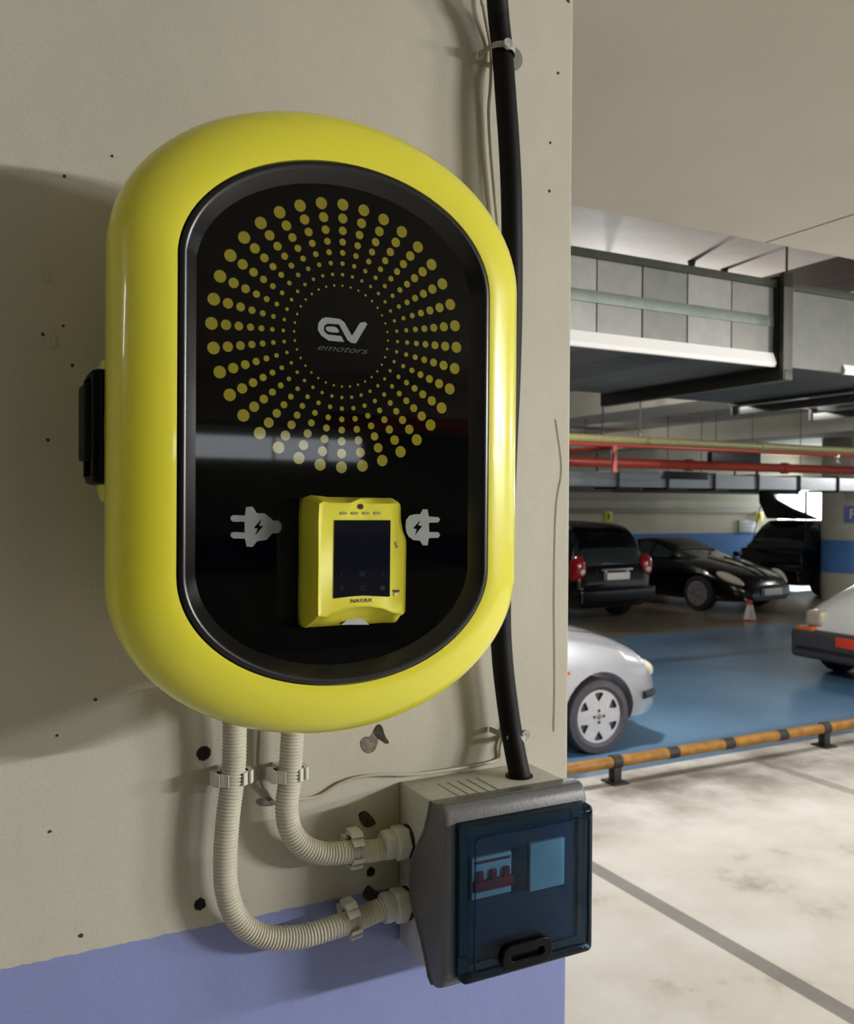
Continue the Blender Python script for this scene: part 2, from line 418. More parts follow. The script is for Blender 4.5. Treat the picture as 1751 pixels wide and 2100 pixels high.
# ---------------------------------------------------------------- charging station
K = .87; CX = .3373*K
def yy(y): return -(.95-(.95+y)*K)
def outline(a, zt, zb, b, n=24, cx=CX, e=2.0):
    P = []
    for q in range(4):
        for k in range(n):
            t = math.pi/2*(k/n)
            c, s = abs(math.cos(t))**(2/e), abs(math.sin(t))**(2/e)
            if q == 0: P.append((cx+a*c, zt-b+b*s))
            elif q == 1: P.append((cx-a*s, zt-b+b*c))
            elif q == 2: P.append((cx-a*c, zb+b-b*s))
            else: P.append((cx+a*s, zb+b-b*c))
    return P
OB = (.1895, 2.1393, 1.5969, .1375); OP = (.1421, 2.088, 1.6443, .0974)
def lerp(u, v, t): return tuple(x+(y-x)*t for x, y in zip(u, v))
def inset(o, d): return (o[0]-d, o[1]-d, o[2]+d, max(.02, o[3]-d*.8))
ch = thing('charging_station', 'yellow and black wall-mounted electric car charger with a round dot pattern', 'charger', (CX, 0, 1.597))
def ring(o, y): return [(x, y, z) for x, z in outline(*o)]
rings = [ring(inset(OB, .055), -.001), ring(inset(OB, .05), -.03), ring(inset(OB, .034), -.08), ring(inset(OB, .018), -.12), ring(inset(OB, .006), -.158), ring(inset(OB, .001), -.184), ring(OB, yy(-.088))]
for k in range(1, 11):
    th = math.pi/2*k/10; rings.append(ring(lerp(OB, OP, (1-math.cos(th))*.98), yy(-.088-.042*math.sin(th))))
rings += [ring(OP, yy(-.1298)), ring(inset(OP, .002), yy(-.118))]
obj('shell', loft(BM(), rings, cap=(True, False)), yellow, ch, angle=60)
b = loft(BM(), [ring(inset(OP, .0015), yy(-.115)), ring(inset(OP, .0015), yy(-.131)), ring(inset(OP, .004), yy(-.1325)), ring(inset(OP, .0065), yy(-.1318)), ring(inset(OP, .0075), yy(-.1305)), ring(inset(OP, .0160), yy(-.1205)), ring(inset(OP, .0180), yy(-.1175))], cap=(False, False))
obj('bezel', b, satin, ch, angle=50, label='black sloping bezel ring')
OG = inset(OP, .0160); GY = yy(-.1195)
hx0, hx1 = at(567, 1150, Y=GY).x, at(826, 1150, Y=GY).x; hz0, hz1 = at(600, 1288, Y=GY).z, at(620, 1022, Y=GY).z
def rrect(x0, x1, z0, z1, r, n=6):
    P = []
    for cx, cz, a0 in ((x1-r, z1-r, 0), (x0+r, z1-r, 90), (x0+r, z0+r, 180), (x1-r, z0+r, 270)):
        for k in range(n+1): t = R(a0+90*k/n); P.append((cx+r*math.cos(t), cz+r*math.sin(t)))
    return P
obj('front_glass', plate2d('front_glass', [outline(*OG), rrect(hx0, hx1, hz0, hz1, .0155)], GY+.0015, .003), black, ch, smooth=False, label='glossy black front panel')
tr = BM(); box(tr, (hx0-.004, GY+.012, hz0-.004), (hx1+.004, GY+.016, hz1+.004))
obj('recess_tray', tr, matte, ch)
rw = plate2d('recess_wall', [rrect(hx0-.003, hx1+.003, hz0-.003, hz1+.003, .02), rrect(hx0, hx1, hz0, hz1, .0155)], GY+.008, .011)
obj('recess_wall', rw, matte, ch, smooth=False)
# dot pattern: 36 rays of eight dots
PY = GY-.00015
ctr = at(701.5, 689.5, Y=GY)
rad = [K*q for q in [.1293, .1158, .1037, .0926, .0820, .0714, .0605, .0497]]; dia = [K*q for q in [.0118, .0098, .0084, .0070, .0058, .0047, .0036, .0025]]
b = BM()
for k in range(36):
    a_ = R(10*k)
    for rr, dd in zip(rad, dia):
        cx, cz = ctr.x+rr*math.sin(a_), ctr.z+rr*math.cos(a_); nn = 14 if dd > .0044 else 10
        b.faces.new([b.verts.new((cx+dd/2*math.cos(2*math.pi*q/nn), PY, cz+dd/2*math.sin(2*math.pi*q/nn))) for q in range(nn)])
obj('dot_print', b, dotm, ch, smooth=False, kind='stuff', label='yellow dots in a sunburst ring')
def trace(pts, ox, oy, s, Y): return [(lambda p: (p.x, p.z))(at(ox+x/s, oy+y/s, Y=Y)) for x, y in pts]
def Z2(pts): return trace(pts, 620, 620, 10.944, GY)
# EV emblem: one stroke e running into V, the small bar inside and the base stroke
e1 = [(935, 890), (590, 862), (420, 745), (345, 620), (355, 470), (440, 360), (540, 335), (840, 375), (940, 450), (1110, 755), (1290, 460), (1400, 440), (1455, 490), (1200, 920), (1100, 915), (1010, 850), (820, 495), (560, 480), (485, 530), (480, 640), (560, 720), (870, 760)]
obj('emblem', plate2d('emblem', [Z2(e1)], PY, .0003), whitep, ch, smooth=False, label='grey EV emblem')
obj('emblem', plate2d('emblem', [rounded(Z2([(555, 540), (760, 550), (850, 690), (590, 668), (525, 620), (525, 560)]), 1)], PY, .0003), whitep, ch, smooth=False)
tc = at(700, 716, Y=GY)
obj('lettering', text_mesh('emotors', .0088*K, facing((tc.x, PY, tc.z), (1.75, 0, 0)), shear=.5), dimp, ch, smooth=False, label='small grey emotors lettering')
def Z5(pts): return trace(pts, 430, 980, 3.304, GY)
def plug(pts, bolt):
    obj('plug_icon', plate2d('plug_icon', [Z5(pts)], PY, .0003), whitep, ch, smooth=False, label='pale plug symbol')
    obj('bolt_icon', plate2d('bolt_icon', [Z5(bolt)], PY-.0002, .0003), black, ch, smooth=False)
pl = [(140, 265), (158, 252), (238, 255), (245, 198), (290, 195), (320, 240), (370, 240), (415, 275), (430, 290), (465, 290), (485, 315), (485, 350), (465, 375), (425, 375), (385, 420), (320, 430), (290, 468), (250, 465), (238, 412), (158, 410), (140, 395), (145, 372), (160, 367), (236, 370), (236, 297), (158, 297), (142, 285)]
plug(pl, [(350, 280), (298, 340), (326, 342), (308, 388), (362, 326), (334, 324)])
pr = [(1330, 285), (1352, 256), (1390, 246), (1425, 246), (1442, 213), (1475, 213), (1484, 262), (1548, 266), (1560, 282), (1548, 302), (1484, 304), (1486, 366), (1550, 368), (1560, 388), (1548, 406), (1484, 408), (1475, 458), (1442, 456), (1422, 425), (1380, 422), (1346, 398), (1332, 370), (1326, 330)]
plug(pr, [(1424, 290), (1376, 342), (1402, 346), (1390, 386), (1438, 326), (1410, 322)])
# card reader
def Z3(pts, Y): return trace(pts, 600, 1000, 6.735, Y)
front = [(360, 215), (560, 203), (780, 205), (860, 175), (940, 145), (1010, 155), (1100, 210), (1300, 214), (1490, 220), (1500, 460), (1530, 600), (1575, 740), (1570, 1200), (1560, 1700), (1530, 1745), (1400, 1740), (1250, 1680), (1050, 1650), (850, 1660), (650, 1720), (480, 1790), (380, 1790), (345, 1750), (350, 1000)]
base = [(140, 140), (460, 130), (700, 134), (800, 136), (900, 137), (1000, 138), (1120, 142), (1240, 144), (1340, 150), (1420, 300), (1440, 500), (1460, 740), (1470, 1200), (1480, 1650), (1450, 1760), (1380, 1850), (1200, 1857), (1030, 1868), (850, 1878), (650, 1888), (400, 1905), (200, 1915), (115, 1880), (128, 1000)]
FY = yy(-.157)
def sub(P):  # smooth closed outline
    Q = []; n = len(P)
    for i in range(n):
        a, b_, c, d = (Vector(P[(i+k) % n]) for k in (-1, 0, 1, 2))
        for t in (0, .33, .66): 
            s = .5*((2*b_)+(c-a)*t+(2*a-5*b_+4*c-d)*t*t+(3*b_-a-3*c+d)*t**3); l = b_.lerp(c, t); Q.append(tuple(s*.5+l*.5))
    return Q
fo = sub(Z3(front, FY)); ba = sub(Z3(base, yy(-.118)))
mx, mz = sum(p[0] for p in fo)/len(fo), sum(p[1] for p in fo)/len(fo)
def shr(P, d): return [(x+(mx-x)*d, z+(mz-z)*d) for x, z in P]
R3 = [[(x, yy(-.109), z) for x, z in ba], [(x, yy(-.124), z) for x, z in ba]]
mid = [((a[0]*.35+c[0]*.65), (a[1]*.35+c[1]*.65)) for a, c in zip(ba, fo)]
R3 += [[(x, yy(-.146), z) for x, z in mid], [(x, yy(-.1545), z) for x, z in fo], [(x, FY, z) for x, z in shr(fo, .012)], [(x, FY+.0006, z) for x, z in shr(fo, .035)], [(x, FY+.001, z) for x, z in shr(fo, .05)]]
cr = obj('card_reader', loft(BM(), R3), yellow2, ch, angle=50, label='yellow touch card reader')
FS = FY+.0006
def rp(name, pts, mat, Y=FS, th=.0004, rnd=0, **k):
    P = Z3(pts, Y)
    if rnd: P = rounded(P, rnd)
    return obj(name, plate2d(name, [P], Y, th), mat, cr, smooth=False, **k)
scr = [(580, 450), (1350, 450), (1340, 1505), (1200, 1500), (980, 1490), (780, 1505), (640, 1522), (566, 1530)]
rp('screen', scr, screen, FS, .0008, label='dark glass screen with faint keypad')
rp('lens', [(940+36*math.cos(t*.4189), 262+37*math.sin(t*.4189)) for t in range(15)], M('lens_dark', '#2e2c1c', .2), FS, .0008)
for x in (705, 860, 1016, 1172): rp('status_lamp', [(x-46, 335), (x+46, 335), (x+46, 372), (x-46, 372)], M('lamp_pale_spot', '#9b9866', .3), FS, .0007, rnd=2)
gly = [[(920, 1160+k*26), (1000, 1160+k*26), (1000, 1172+k*26), (920, 1172+k*26)] for k in range(3)]
gly += [[(660, 1215), (680, 1180), (690, 1185), (672, 1215), (700, 1238), (692, 1244)], [(1225, 1160), (1250, 1185), (1225, 1212), (1232, 1218), (1262, 1186), (1234, 1154)],
        [(655, 1350), (670, 1350), (705, 1415), (690, 1415)], [(690, 1350), (702, 1350), (668, 1415), (654, 1415)], [(925, 1362), (995, 1372), (995, 1420), (930, 1412), (930, 1402), (985, 1408), (985, 1382), (925, 1374)],
        [(1240+38*math.cos(t*.6283), 1385+38*math.sin(t*.6283)) for t in range(10)]]
for g_ in gly: rp('key_symbol', g_, glyph, FS-.0004, .0003)
tn = at(600+953/6.735, 1000+1562/6.735, Y=FS)
obj('lettering', text_mesh('NAYAX', .0053*K, facing((tn.x, FS-.0002, tn.z), (1.25, 0, 0)), space=1.0), ink, cr, smooth=False, label='dark NAYAX lettering')
rp('card_symbol', [(1385, 1412), (1475, 1412), (1475, 1440), (1440, 1450), (1420, 1450), (1385, 1432)], ink, FS, .0006)
rp('card_symbol', [(1400, 1450), (1455, 1450), (1450, 1500), (1400, 1495)], M('sym_cream', '#cfc98a', .5), FS, .0006)
rp('contact_symbol', [(1420, 750), (1465, 750), (1465, 765), (1432, 768), (1440, 790), (1462, 790), (1455, 830), (1425, 835), (1430, 822), (1445, 815), (1440, 800), (1420, 795)], M('sym_dim', '#8f8a4a', .5), FS, .0006)
# shelf and white slot below the reader's arched lip
def arc(cx, cy, w, h, n=12): return [(cx-w+2*w*k/n, cy-h*math.sin(math.pi*k/n)) for k in range(n+1)]
rp('paper_slot', arc(830, 1882, 190, 105), M('slot_white', '#a9adb0', .4), yy(-.128), .012, label='pale grey slot cover')
# side socket with its black flap
sz0, sz1 = at(200, 1028, Y=-.15).z, at(200, 738, Y=-.15).z
def sockring(x, dz, dy): return [(x, -.148+(.028+dy)*math.cos(t), (sz0+sz1)/2+((sz1-sz0)/2+dz)*math.sin(t)) for t in [2*math.pi*k/28 for k in range(28)]]
x0 = at(205, 880, Y=-.15).x
sk = obj('socket_collar', loft(BM(), [sockring(x0+.045, .01, .008), sockring(x0+.014, .004, .004), sockring(x0+.001, 0, 0), sockring(x0-.001, -.006, -.003)]), yellow, ch)
fx0, fx1 = at(169, 880, Y=-.148).x, at(215, 880, Y=-.148).x
fz0, fz1 = at(190, 994, Y=-.148).z, at(190, 762, Y=-.148).z
fl = box(BM(), (fx0+.004, -.174, fz0), (fx1+.004, -.122, fz1), .006)
for k in range(4):
    xx = fx0+.004+k*.006; box(fl, (xx, -.177, fz0+.006), (xx+.003, -.119, fz1-.004), .001, 1)
box(fl, (fx0-.001, -.168, fz0+.02), (fx0+.006, -.128, fz1-.012), .002)
obj('socket_flap', fl, rubber, ch, label='black ribbed flap of the side socket')
# ---------------------------------------------------------------- black cable, clips, wires
g0 = at(1062, 1577, Y=-.045)
cab = [Vector((at(1018, -60, Y=-.039).x-.004, -.03, 2.698)), at(1018, -60, Y=-0.039), at(1022, 30, Y=-0.031), at(1030, 105, Y=-0.027), at(1037, 200, Y=-0.031), at(1044, 300, Y=-0.033), at(1049, 420, Y=-0.034), at(1050, 600, Y=-0.031), at(1046, 770, Y=-0.029), at(1040, 900, Y=-0.029), at(1032, 1100, Y=-0.029), at(1026, 1250, Y=-0.031), at(1030, 1350, Y=-0.031), at(1040, 1440, Y=-0.031), at(1050, 1508, Y=-0.033), Vector((g0.x, -.045, g0.z+.003)), Vector((g0.x+.002, -.048, g0.z-.012))]
P = spline(cab, 8)
cb = obj('black_cable', tube(BM(), P, .0128, 16), rubber)
tag(cb, 'thick black power cable running down the wall into the breaker box', 'cable')
def tie(px, py, lab, lug):
    p = at(px, py, Y=-.029); t = thing('cable_clip', lab, 'clip', (p.x, 0, p.z), 'clips of the black cable')
    b = BM(); pts = [(p.x-.017, -.001, p.z+.002)]
    for k in range(11): a_ = math.pi*(1-k/10); pts.append((p.x+.0142*math.cos(a_), -.030-.0142*math.sin(a_), p.z+.001-.0006*k))
    pts.append((p.x+.017, -.001, p.z-.006))
    rings = []
    for q in pts:
        q = Vector(q); rings.append([q+Vector((0, 0, .0035)), q+Vector((0, -.0012, .0035)), q+Vector((0, -.0012, -.0035)), q+Vector((0, 0, -.0035))])
    obj('strap', loft(b, rings), clearm, t)
    for dx in lug:
        hb = BM(); lathe(hb, [(.0022, -.0015), (.006, -.0015), (.0065, 0), (.0065, .002), (.0022, .002)], (p.x+dx, -.0445 if abs(dx) < .008 else -.039, p.z), 'Y', 16)
        e = obj('eyelet', hb, clearm, t)
        obj('screw', lathe(BM(), [(.0024, -.001), (.0024, .002)], (p.x+dx, -.0445 if abs(dx) < .008 else -.039, p.z), 'Y', 10), holem, t)
    return t
t1 = tie(1030, 102, 'clear plastic clip holding the black cable above the charger', (-.002,))
p = at(1053, 118, Y=-.004)
obj('wall_disc', lathe(BM(), [(.0135, -.004), (.0145, -.002), (.0145, 0)], (p.x, 0, p.z), 'Y', 28), discm, t1, label='round grey pad on the wall')
tie(1052, 1506, 'clear plastic clip holding the black cable just above the breaker box', (-.009, .011))
def wire(name, pts, r, lab, mat=wirem):
    return tag(obj(name, tube(BM(), spline(pts, 8), r, 8), mat), lab, 'wire')
wire('thin_wire', [Vector((at(986, -50, Y=-.006).x-.004, -.006, 2.698)), at(986, -50, Y=-.006), at(992, 20, Y=-.008), at(1006, 100, Y=-.004), at(1006, 170, Y=-.008), at(1002, 230, Y=-.006), at(1006, 310, Y=-.006), at(1014, 400, Y=-.006), at(1022, 500, Y=-.006), at(1024, 700, Y=-.005)], .0021, 'thin pale wire hanging beside the black cable above the charger')
wire('thin_wire', [at(1040, 1480, Y=-.004), at(1026, 1530, Y=-.004), at(1022, 1556, Y=-.003), at(985, 1568, Y=-.006), at(940, 1576, Y=-.008), at(850, 1588, Y=-.009), at(760, 1590, Y=-.006), at(700, 1606, Y=-.004), at(650, 1634, Y=-.003), at(590, 1640, Y=-.003)], .0021, 'thin pale wire crossing the wall just above the breaker box')
wire('thin_wire', [at(537, 1400, Y=-.006), at(530, 1530, Y=-.004), at(529, 1565, Y=-.004), at(536, 1605, Y=-.004), at(548, 1625, Y=-.003), at(562, 1640, Y=-.003)], .0018, 'thin grey wire between the two conduits under the charger', M('grey_wire', '#8f8c80', .5))
wire('thin_wire', [at(1140, 860, Y=-.001), at(1152, 960, Y=-.001), at(1141, 1040, Y=-.001), at(1137, 1200, Y=-.001), at(1138, 1400, Y=-.001), at(1136, 1500, Y=-.001)], .0005, 'hair-thin wire down the wall edge right of the charger', M('hair_wire', '#a5a195', .6))
# ---------------------------------------------------------------- corrugated conduits
def conduit_make(pts, lab, end):
    P = spline(pts, 40); P = resample(P, .0009)
    rr = .0125
    t = thing('corrugated_conduit', lab, 'conduit', P[0], 'corrugated conduits')
    prof = [0, 0, -.0008, -.0017]
    obj('hose', tube(BM(), P, lambda i: rr+prof[i % 4], 18, True, 8), conduit, t, angle=80)
    e = Vector(end)
    g = BM(); lathe(g, [(.0135, -.033), (.0165, -.031), (.017, -.024), (.0158, -.02), (.0158, -.019)], e, 'X', 28)
    obj('gland_collar', g, nutm, t)
    g = BM(); lathe(g, [(.0135, -.02), (.0195, -.018), (.0200, -.016), (.0200, -.004), (.0190, -.0025), (.012, -.0025)], e, 'X', 6)
    bmesh.ops.bevel(g, geom=g.edges[:], offset=.0008, segments=1, affect='EDGES')
    obj('gland_nut', g, nutm, t)
    obj('gasket', lathe(BM(), [(.019, -.0035), (.019, 0), (.01, 0)], e, 'X', 28), trimm, t)
BXL = .460
def depthpt(px, py, Y): return at(px, py, Y=Y)
eA = at(836, 1852, X=BXL); eB = at(836, 1724, X=BXL)
YC = min(-.022, max(-.04, (eA.y+eB.y)/2))
conduit_make([at(482, 1395, Y=-.034), at(481, 1460, Y=-.034), at(481, 1530, Y=-.032), at(478, 1590, Y=-.031), at(467, 1680, Y=-.030), at(462, 1760, Y=-.03), at(466, 1830, Y=-.03), at(490, 1888, Y=-.03), at(540, 1920, Y=-.03), at(610, 1922, Y=-.03), at(680, 1903, Y=-.03), at(740, 1882, Y=YC), Vector((BXL-.03, YC, eA.z)), Vector((BXL-.008, YC, eA.z))],
             'grey corrugated conduit making the longer outer bend into the box\'s lower gland', (BXL, YC, eA.z))
conduit_make([at(604, 1395, Y=-.034), at(602, 1470, Y=-.034), at(598, 1530, Y=-.032), at(594, 1600, Y=-.031), at(588, 1655, Y=-.030), at(596, 1702, Y=-.03), at(622, 1735, Y=-.03), at(665, 1750, Y=-.03), at(720, 1747, Y=-.03), Vector((BXL-.04, YC, eB.z-.004)), Vector((BXL-.02, YC, eB.z)), Vector((BXL-.008, YC, eB.z))],
             'grey corrugated conduit making the shorter inner bend into the box\'s upper gland', (BXL, YC, eB.z))
def saddle(px, py, ang, lab):
    p = at(px, py, Y=-.03); t = thing('pipe_clip', lab, 'clip', (p.x, 0, p.z), 'saddle clips of the conduits')
    b = BM(); w = .0065; ca, sa = math.cos(ang), math.sin(ang)   # axis of pipe in XZ
    def T(u, y, v): return Vector((p.x+u*ca-v*sa, y, p.z+u*sa+v*ca))   # u across, v along pipe
    prof = []
    for k in range(13):
        a_ = R(-150+300*k/12)  # opening towards the room
        prof.append((.0138*math.sin(a_), -.03+.0138*math.cos(a_)))
    prof2 = [(.0162*math.sin(R(-150+300*k/12)), -.03+.0162*math.cos(R(-150+300*k/12))) for k in range(13)]
    rings = [[T(a[0], a[1], -w), T(c[0], c[1], -w), T(c[0], c[1], w), T(a[0], a[1], w)] for a, c in zip(prof, prof2)]
    obj('cradle', loft(b, rings), clipm, t)
    for s in (-1, 1):
        b = BM(); r = [T(s*.0135, -.016, -w), T(s*.021, -.018, -w), T(s*.021, -.034, -w), T(s*.0165, -.040, -w), T(s*.0135, -.034, -w)]
        poly(b, r, T(0, 0, w)-T(0, 0, -w)); obj('jaw', b, clipm, t)
    b = BM(); 
    r = [T(-.009, -.001, -w), T(.009, -.001, -w), T(.009, -.015, -w), T(-.009, -.015, -w)]
    poly(b, r, T(0, 0, w)-T(0, 0, -w)); obj('foot', b, clipm, t)
saddle(477, 1594, R(0), 'pale saddle clip on the left conduit below the charger')
saddle(592, 1587, R(0), 'pale saddle clip on the inner conduit below the charger')
saddle(728, 1742, R(-90), 'pale saddle clip on the upper horizontal conduit beside the box')
saddle(722, 1886, R(-80), 'pale saddle clip on the lower horizontal conduit beside the box')
# ---------------------------------------------------------------- breaker box
BXR = .643; zt, zb = 1.474, 1.285
bb = thing('breaker_box', 'grey wall-mounted breaker box with smoked blue door, below the charger', 'breaker box', ((BXL+BXR)/2, 0, zb))
body = BM(); box(body, (BXL, -.088, zb), (BXR-.003, -.0005, zt), .004)
obj('body', body, boxlight, bb, label='pale grey rear housing')
obj('grommet', lathe(BM(), [(.017, -.003), (.0165, .0015), (.0125, .002)], (g0.x+.0008, -.0465, zt), 'Z', 28), rubber, bb)
for k in range(5):
    xx = BXL+.035+k*.013
    obj('moulded_line', box(BM(), (xx, -.082, zt-.001), (xx+.0007, -.03, zt+.0005)), boxdark, bb)
# side profile of the cover in YZ
pr_ = [(-.084, zt+.002), (-.080, zt-.012), (-.070, zt-.035), (-.050, zt-.062), (-.037, zt-.082), (-.035, zt-.1), (-.037, zt-.118), (-.050, zt-.140), (-.064, zt-.158), (-.078, zb+.008), (-.082, zb-.002), (-.090, zb-.007), (-.104, zb-.007), (-.113, zb+.002), (-.116, zb+.012), (-.116, zt-.012), (-.110, zt+.003), (-.1, zt+.005)]
c = BM(); poly(c, [(BXL-.0025, y, z) for y, z in pr_], (BXR-BXL+.006, 0, 0))
fe = [e for e in c.edges if all(v.co.y < -.1 for v in e.verts)]
oth = [e for e in c.edges if e not in fe]
bmesh.ops.bevel(c, geom=fe, offset=.0072, segments=4, affect='EDGES', profile=.5)
obj('cover', c, boxdark, bb, angle=30, label='dark grey front cover flaring back along its sides')
# raised rim line of the cover's side
rm = BM()
tube(rm, [(BXL-.0028, y, z) for y, z in pr_[:12]], .0016, 8); obj('cover_rim', rm, boxdark, bb)
# recessed dark window field, breaker row, door
DX0, DX1 = BXL+.010, BXR-.003; DZ0, DZ1 = zb+.008, zt-.014
obj('window_field', box(BM(), (DX0+.004, -.1175, DZ0+.006), (DX1-.004, -.115, DZ1-.006)), M('field_blue', '#1f3550', .6), bb)
def bp(px, py): p = at(px, py, Y=-.119); return p.x, p.z
mx0 = bp(966, 1800)[0]; mx1 = bp(1046, 1800)[0]; m2 = bp(1084, 1800)[0]; m3 = bp(1154, 1800)[0]
mzt, mzb = bp(1040, 1745)[1], bp(1040, 1828)[1]; bzt, bzb = bp(1150, 1716)[1], bp(1150, 1812)[1]
br = obj('breaker', box(BM(), (mx0, -.1215, mzb), (mx1, -.1165, mzt), .0008), breakerm, bb, label='white three-pole breaker with red toggles')
wpole = (mx1-mx0)/3
for k in range(3):
    xa = mx0+k*wpole
    tb = box(BM(), (xa+wpole*.3, -.1255, mzb+.014), (xa+wpole*.75, -.121, mzb+.030), .001); obj('toggle', tb, redm, br)
obj('toggle_bar', box(BM(), (mx0, -.1265, mzb+.009), (mx1, -.1212, mzb+.020), .001), redm, br)
obj('label_strip', box(BM(), (mx0+.002, -.1218, mzt-.007), (mx1-.002, -.1212, mzt-.004)), redm, br)
obj('blank_cover', box(BM(), (mx1+.0015, -.119, bzb+.001), (m2-.001, -.1165, bzt-.004), .0005), darkblue, bb)
obj('module', box(BM(), (m2, -.122, bzb), (m3, -.1165, bzt), .0008), breakerm, bb, label='pale blank module right of the breaker')
# door: hollow smoked shell
d = BM(); yo, yi = -.138, -.1165
def rr3(x0, x1, z0, z1, r, y): return [(x, y, z) for x, z in rrect(x0, x1, z0, z1, r, 4)]
loft(d, [rr3(DX0, DX1, DZ0, DZ1, .004, yi), *[rr3(DX0+.008*(1-math.cos(R(a_))), DX1-.008*(1-math.cos(R(a_))), DZ0+.008*(1-math.cos(R(a_))), DZ1-.008*(1-math.cos(R(a_))), .006, yo+.0085-.008*math.sin(R(a_))) for a_ in range(0, 91, 15)], rr3(DX0+.013, DX1-.013, DZ0+.013, DZ1-.013, .005, yo)], cap=(False, True))
dr = obj('door', d, door, bb, label='smoked blue transparent door')
# inner lip frame of the door
ir = plate2d('door_frame', [rrect(DX0+.0015, DX1-.0015, DZ0+.0015, DZ1-.0015, .004), rrect(DX0+.013, DX1-.011, DZ0+.014, DZ1-.016, .004)], yi-.003, .003)
obj('door_frame', ir, doorframe, dr, smooth=False)
obj('door_ridge', plate2d('door_ridge', [rrect(DX0+.0115, DX1-.0085, DZ0+.013, DZ1-.011, .006), rrect(DX0+.0127, DX1-.0097, DZ0+.0142, DZ1-.0122, .005)], yo-.0004, .0015), door, dr, smooth=False)
# loop handle
h0, h1 = at(1032, 1955, Y=-.142), at(1130, 1932, Y=-.142)
hz = (at(1080, 1923, Y=-.142).z+at(1080, 1990, Y=-.142).z)/2; hx0_, hx1_ = h0.x, h1.x
obj('handle', plate2d('handle', [rrect(hx0_, hx1_, hz-.0125, hz+.0125, .0105), rrect(hx0_+.0085, hx1_-.0085, hz-.005, hz+.006, .0045)], -.1345, .014, .0016), M('handle_black', '#030406', .2, spec=.14), dr, angle=40, label='black loop handle')
# ---------------------------------------------------------------- duct overhead
t = thing('ventilation_duct', 'large galvanised ventilation duct hanging nearest under the ceiling', 'duct', (4.0, 2.3, 2.4))
DY0, DY1, DZb, DZt_ = 1.77, 2.88, 2.39, 2.75
xs = [-1.5, .3, 1.55, 2.13, 2.35, 2.58, 2.82, 3.08, 3.98, 4.9, 5.8, 6.7, 7.6, 8.5, 9.6, 11]
for k in range(len(xs)-1):
    jt = random.uniform(-.0015, .0015)
    b = box(BM(), (xs[k]+.0004, DY0+jt, DZb), (xs[k+1]-.0004, DY1, DZt_), .003, 1)
    obj('duct_section', b, galv('galvanised', ('#6a6a67', '#5f605e', '#727270')[k % 3], .33), t)
for k in range(1, len(xs)-1):
    if k in (3, 4, 5, 6): continue
    obj('flange', box(BM(), (xs[k]-.012, DY0-.018, DZb-.018), (xs[k]+.012, DY1+.018, DZt_+.018)), galvd, t)
obj('reflected_band', box(BM(), (-1.5, DY0-.006, 2.555), (3.06, DY0+.002, 2.60), .002), galvmid, t)  # soft dark reflection on the duct face, painted as a dull band
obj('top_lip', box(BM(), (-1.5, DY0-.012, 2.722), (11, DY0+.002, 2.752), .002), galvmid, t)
b = poly(BM(), [(-1.5, DY0-.004, 2.445), (-1.5, DY0-.022, 2.40), (-1.5, DY0-.014, 2.385), (-1.5, DY0+.003, 2.385), (-1.5, DY0+.003, 2.445)], (4.56, 0, 0))  # bright reflection painted as a white strip on the lower edge
obj('edge_glare', b, strip_glare, t, label='white strip painting a reflection along the duct edge')
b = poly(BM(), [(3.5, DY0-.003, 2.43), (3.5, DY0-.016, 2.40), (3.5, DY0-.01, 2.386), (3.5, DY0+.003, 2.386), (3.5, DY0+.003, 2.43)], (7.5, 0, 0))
obj('edge_glare', b, strip_glare, t)  # same painted reflection, farther along the duct
for px, py in ((1590, 752), (1790, 0), (1950, 0)):
    X_ = {1590: 3.1, 1790: 4.06, 1950: 4.72}[px]
    h = thing('duct_hanger', {1590: 'dark steel hanger clamped round the large duct, leftmost in view', 1790: 'dark steel bar under the large duct, second from the wall corner', 1950: 'dark steel bar under the large duct, third from the wall corner'}[px], 'hanger', (X_, DY0, DZb), 'duct hangers')
    obj('cross_bar', box(BM(), (X_-.022, DY0-.05, DZb-.062), (X_+.022, DY1+.06, DZb-.019), .003), strut, h)
    for y in (DY0-.035, DY1+.045):
        obj('upright', box(BM(), (X_-.028, y-.012, DZb-.06), (X_+.028, y+.012, DZt_+.03), .003), strut, h)
        obj('rod', tube(BM(), [(X_, y, DZt_), (X_, y, 3.1)], .005, 8), strut, h)
for px, py in ((1418, 535), (1485, 552)):
    p = at(px, py, Z=3.1); h = thing('ceiling_anchor', 'small threaded rod anchored in the concrete ceiling, ' + ('left' if px == 1418 else 'right')+' one of two', 'rod', (p.x, p.y, 2.7), 'ceiling rods above the duct')
    obj('rod', tube(BM(), [(p.x, p.y, 2.74), (p.x, p.y, 3.1)], .006, 8), strut, h)
    obj('nut', lathe(BM(), [(.012, 3.04), (.014, 3.06), (.022, 3.095), (.022, 3.1)], (p.x, p.y, 0), 'Z', 12), strut, h)
# ---------------------------------------------------------------- pipes
def pipe(name, x0, x1, y, z, r, mat, lab, cat='pipe', extra=None):
    t = thing(name, lab, cat, (x0, y, z)); obj('pipe_run', tube(BM(), [(x0, y, z), (x1, y, z)], r, 16), mat, t)
    if extra: extra(t, y, z, r)
    return t
def couplings(xs_, mat):
    def f(t, y, z, r):
        for x in xs_: obj('coupling', lathe(BM(), [(r, -.05), (r*1.3, -.045), (r*1.3, .045), (r, .05)], (x, y, z), 'X', 16), mat, t)
        for x in xs_[::2]: obj('hanger_rod', tube(BM(), [(x+.3, y, z), (x+.3, y, 3.1)], .006, 6), strut, t)
    return f
pipe('sprinkler_main', -4, 20, 7.54, at(1450, 955, Y=7.54).z, .058, redpipe, 'thick red sprinkler pipe running under the ceiling', extra=couplings([6.2, 8.1, 9.8, 11.4, 13], redpipe))
zt2 = at(1450, 921, Y=6.1).z
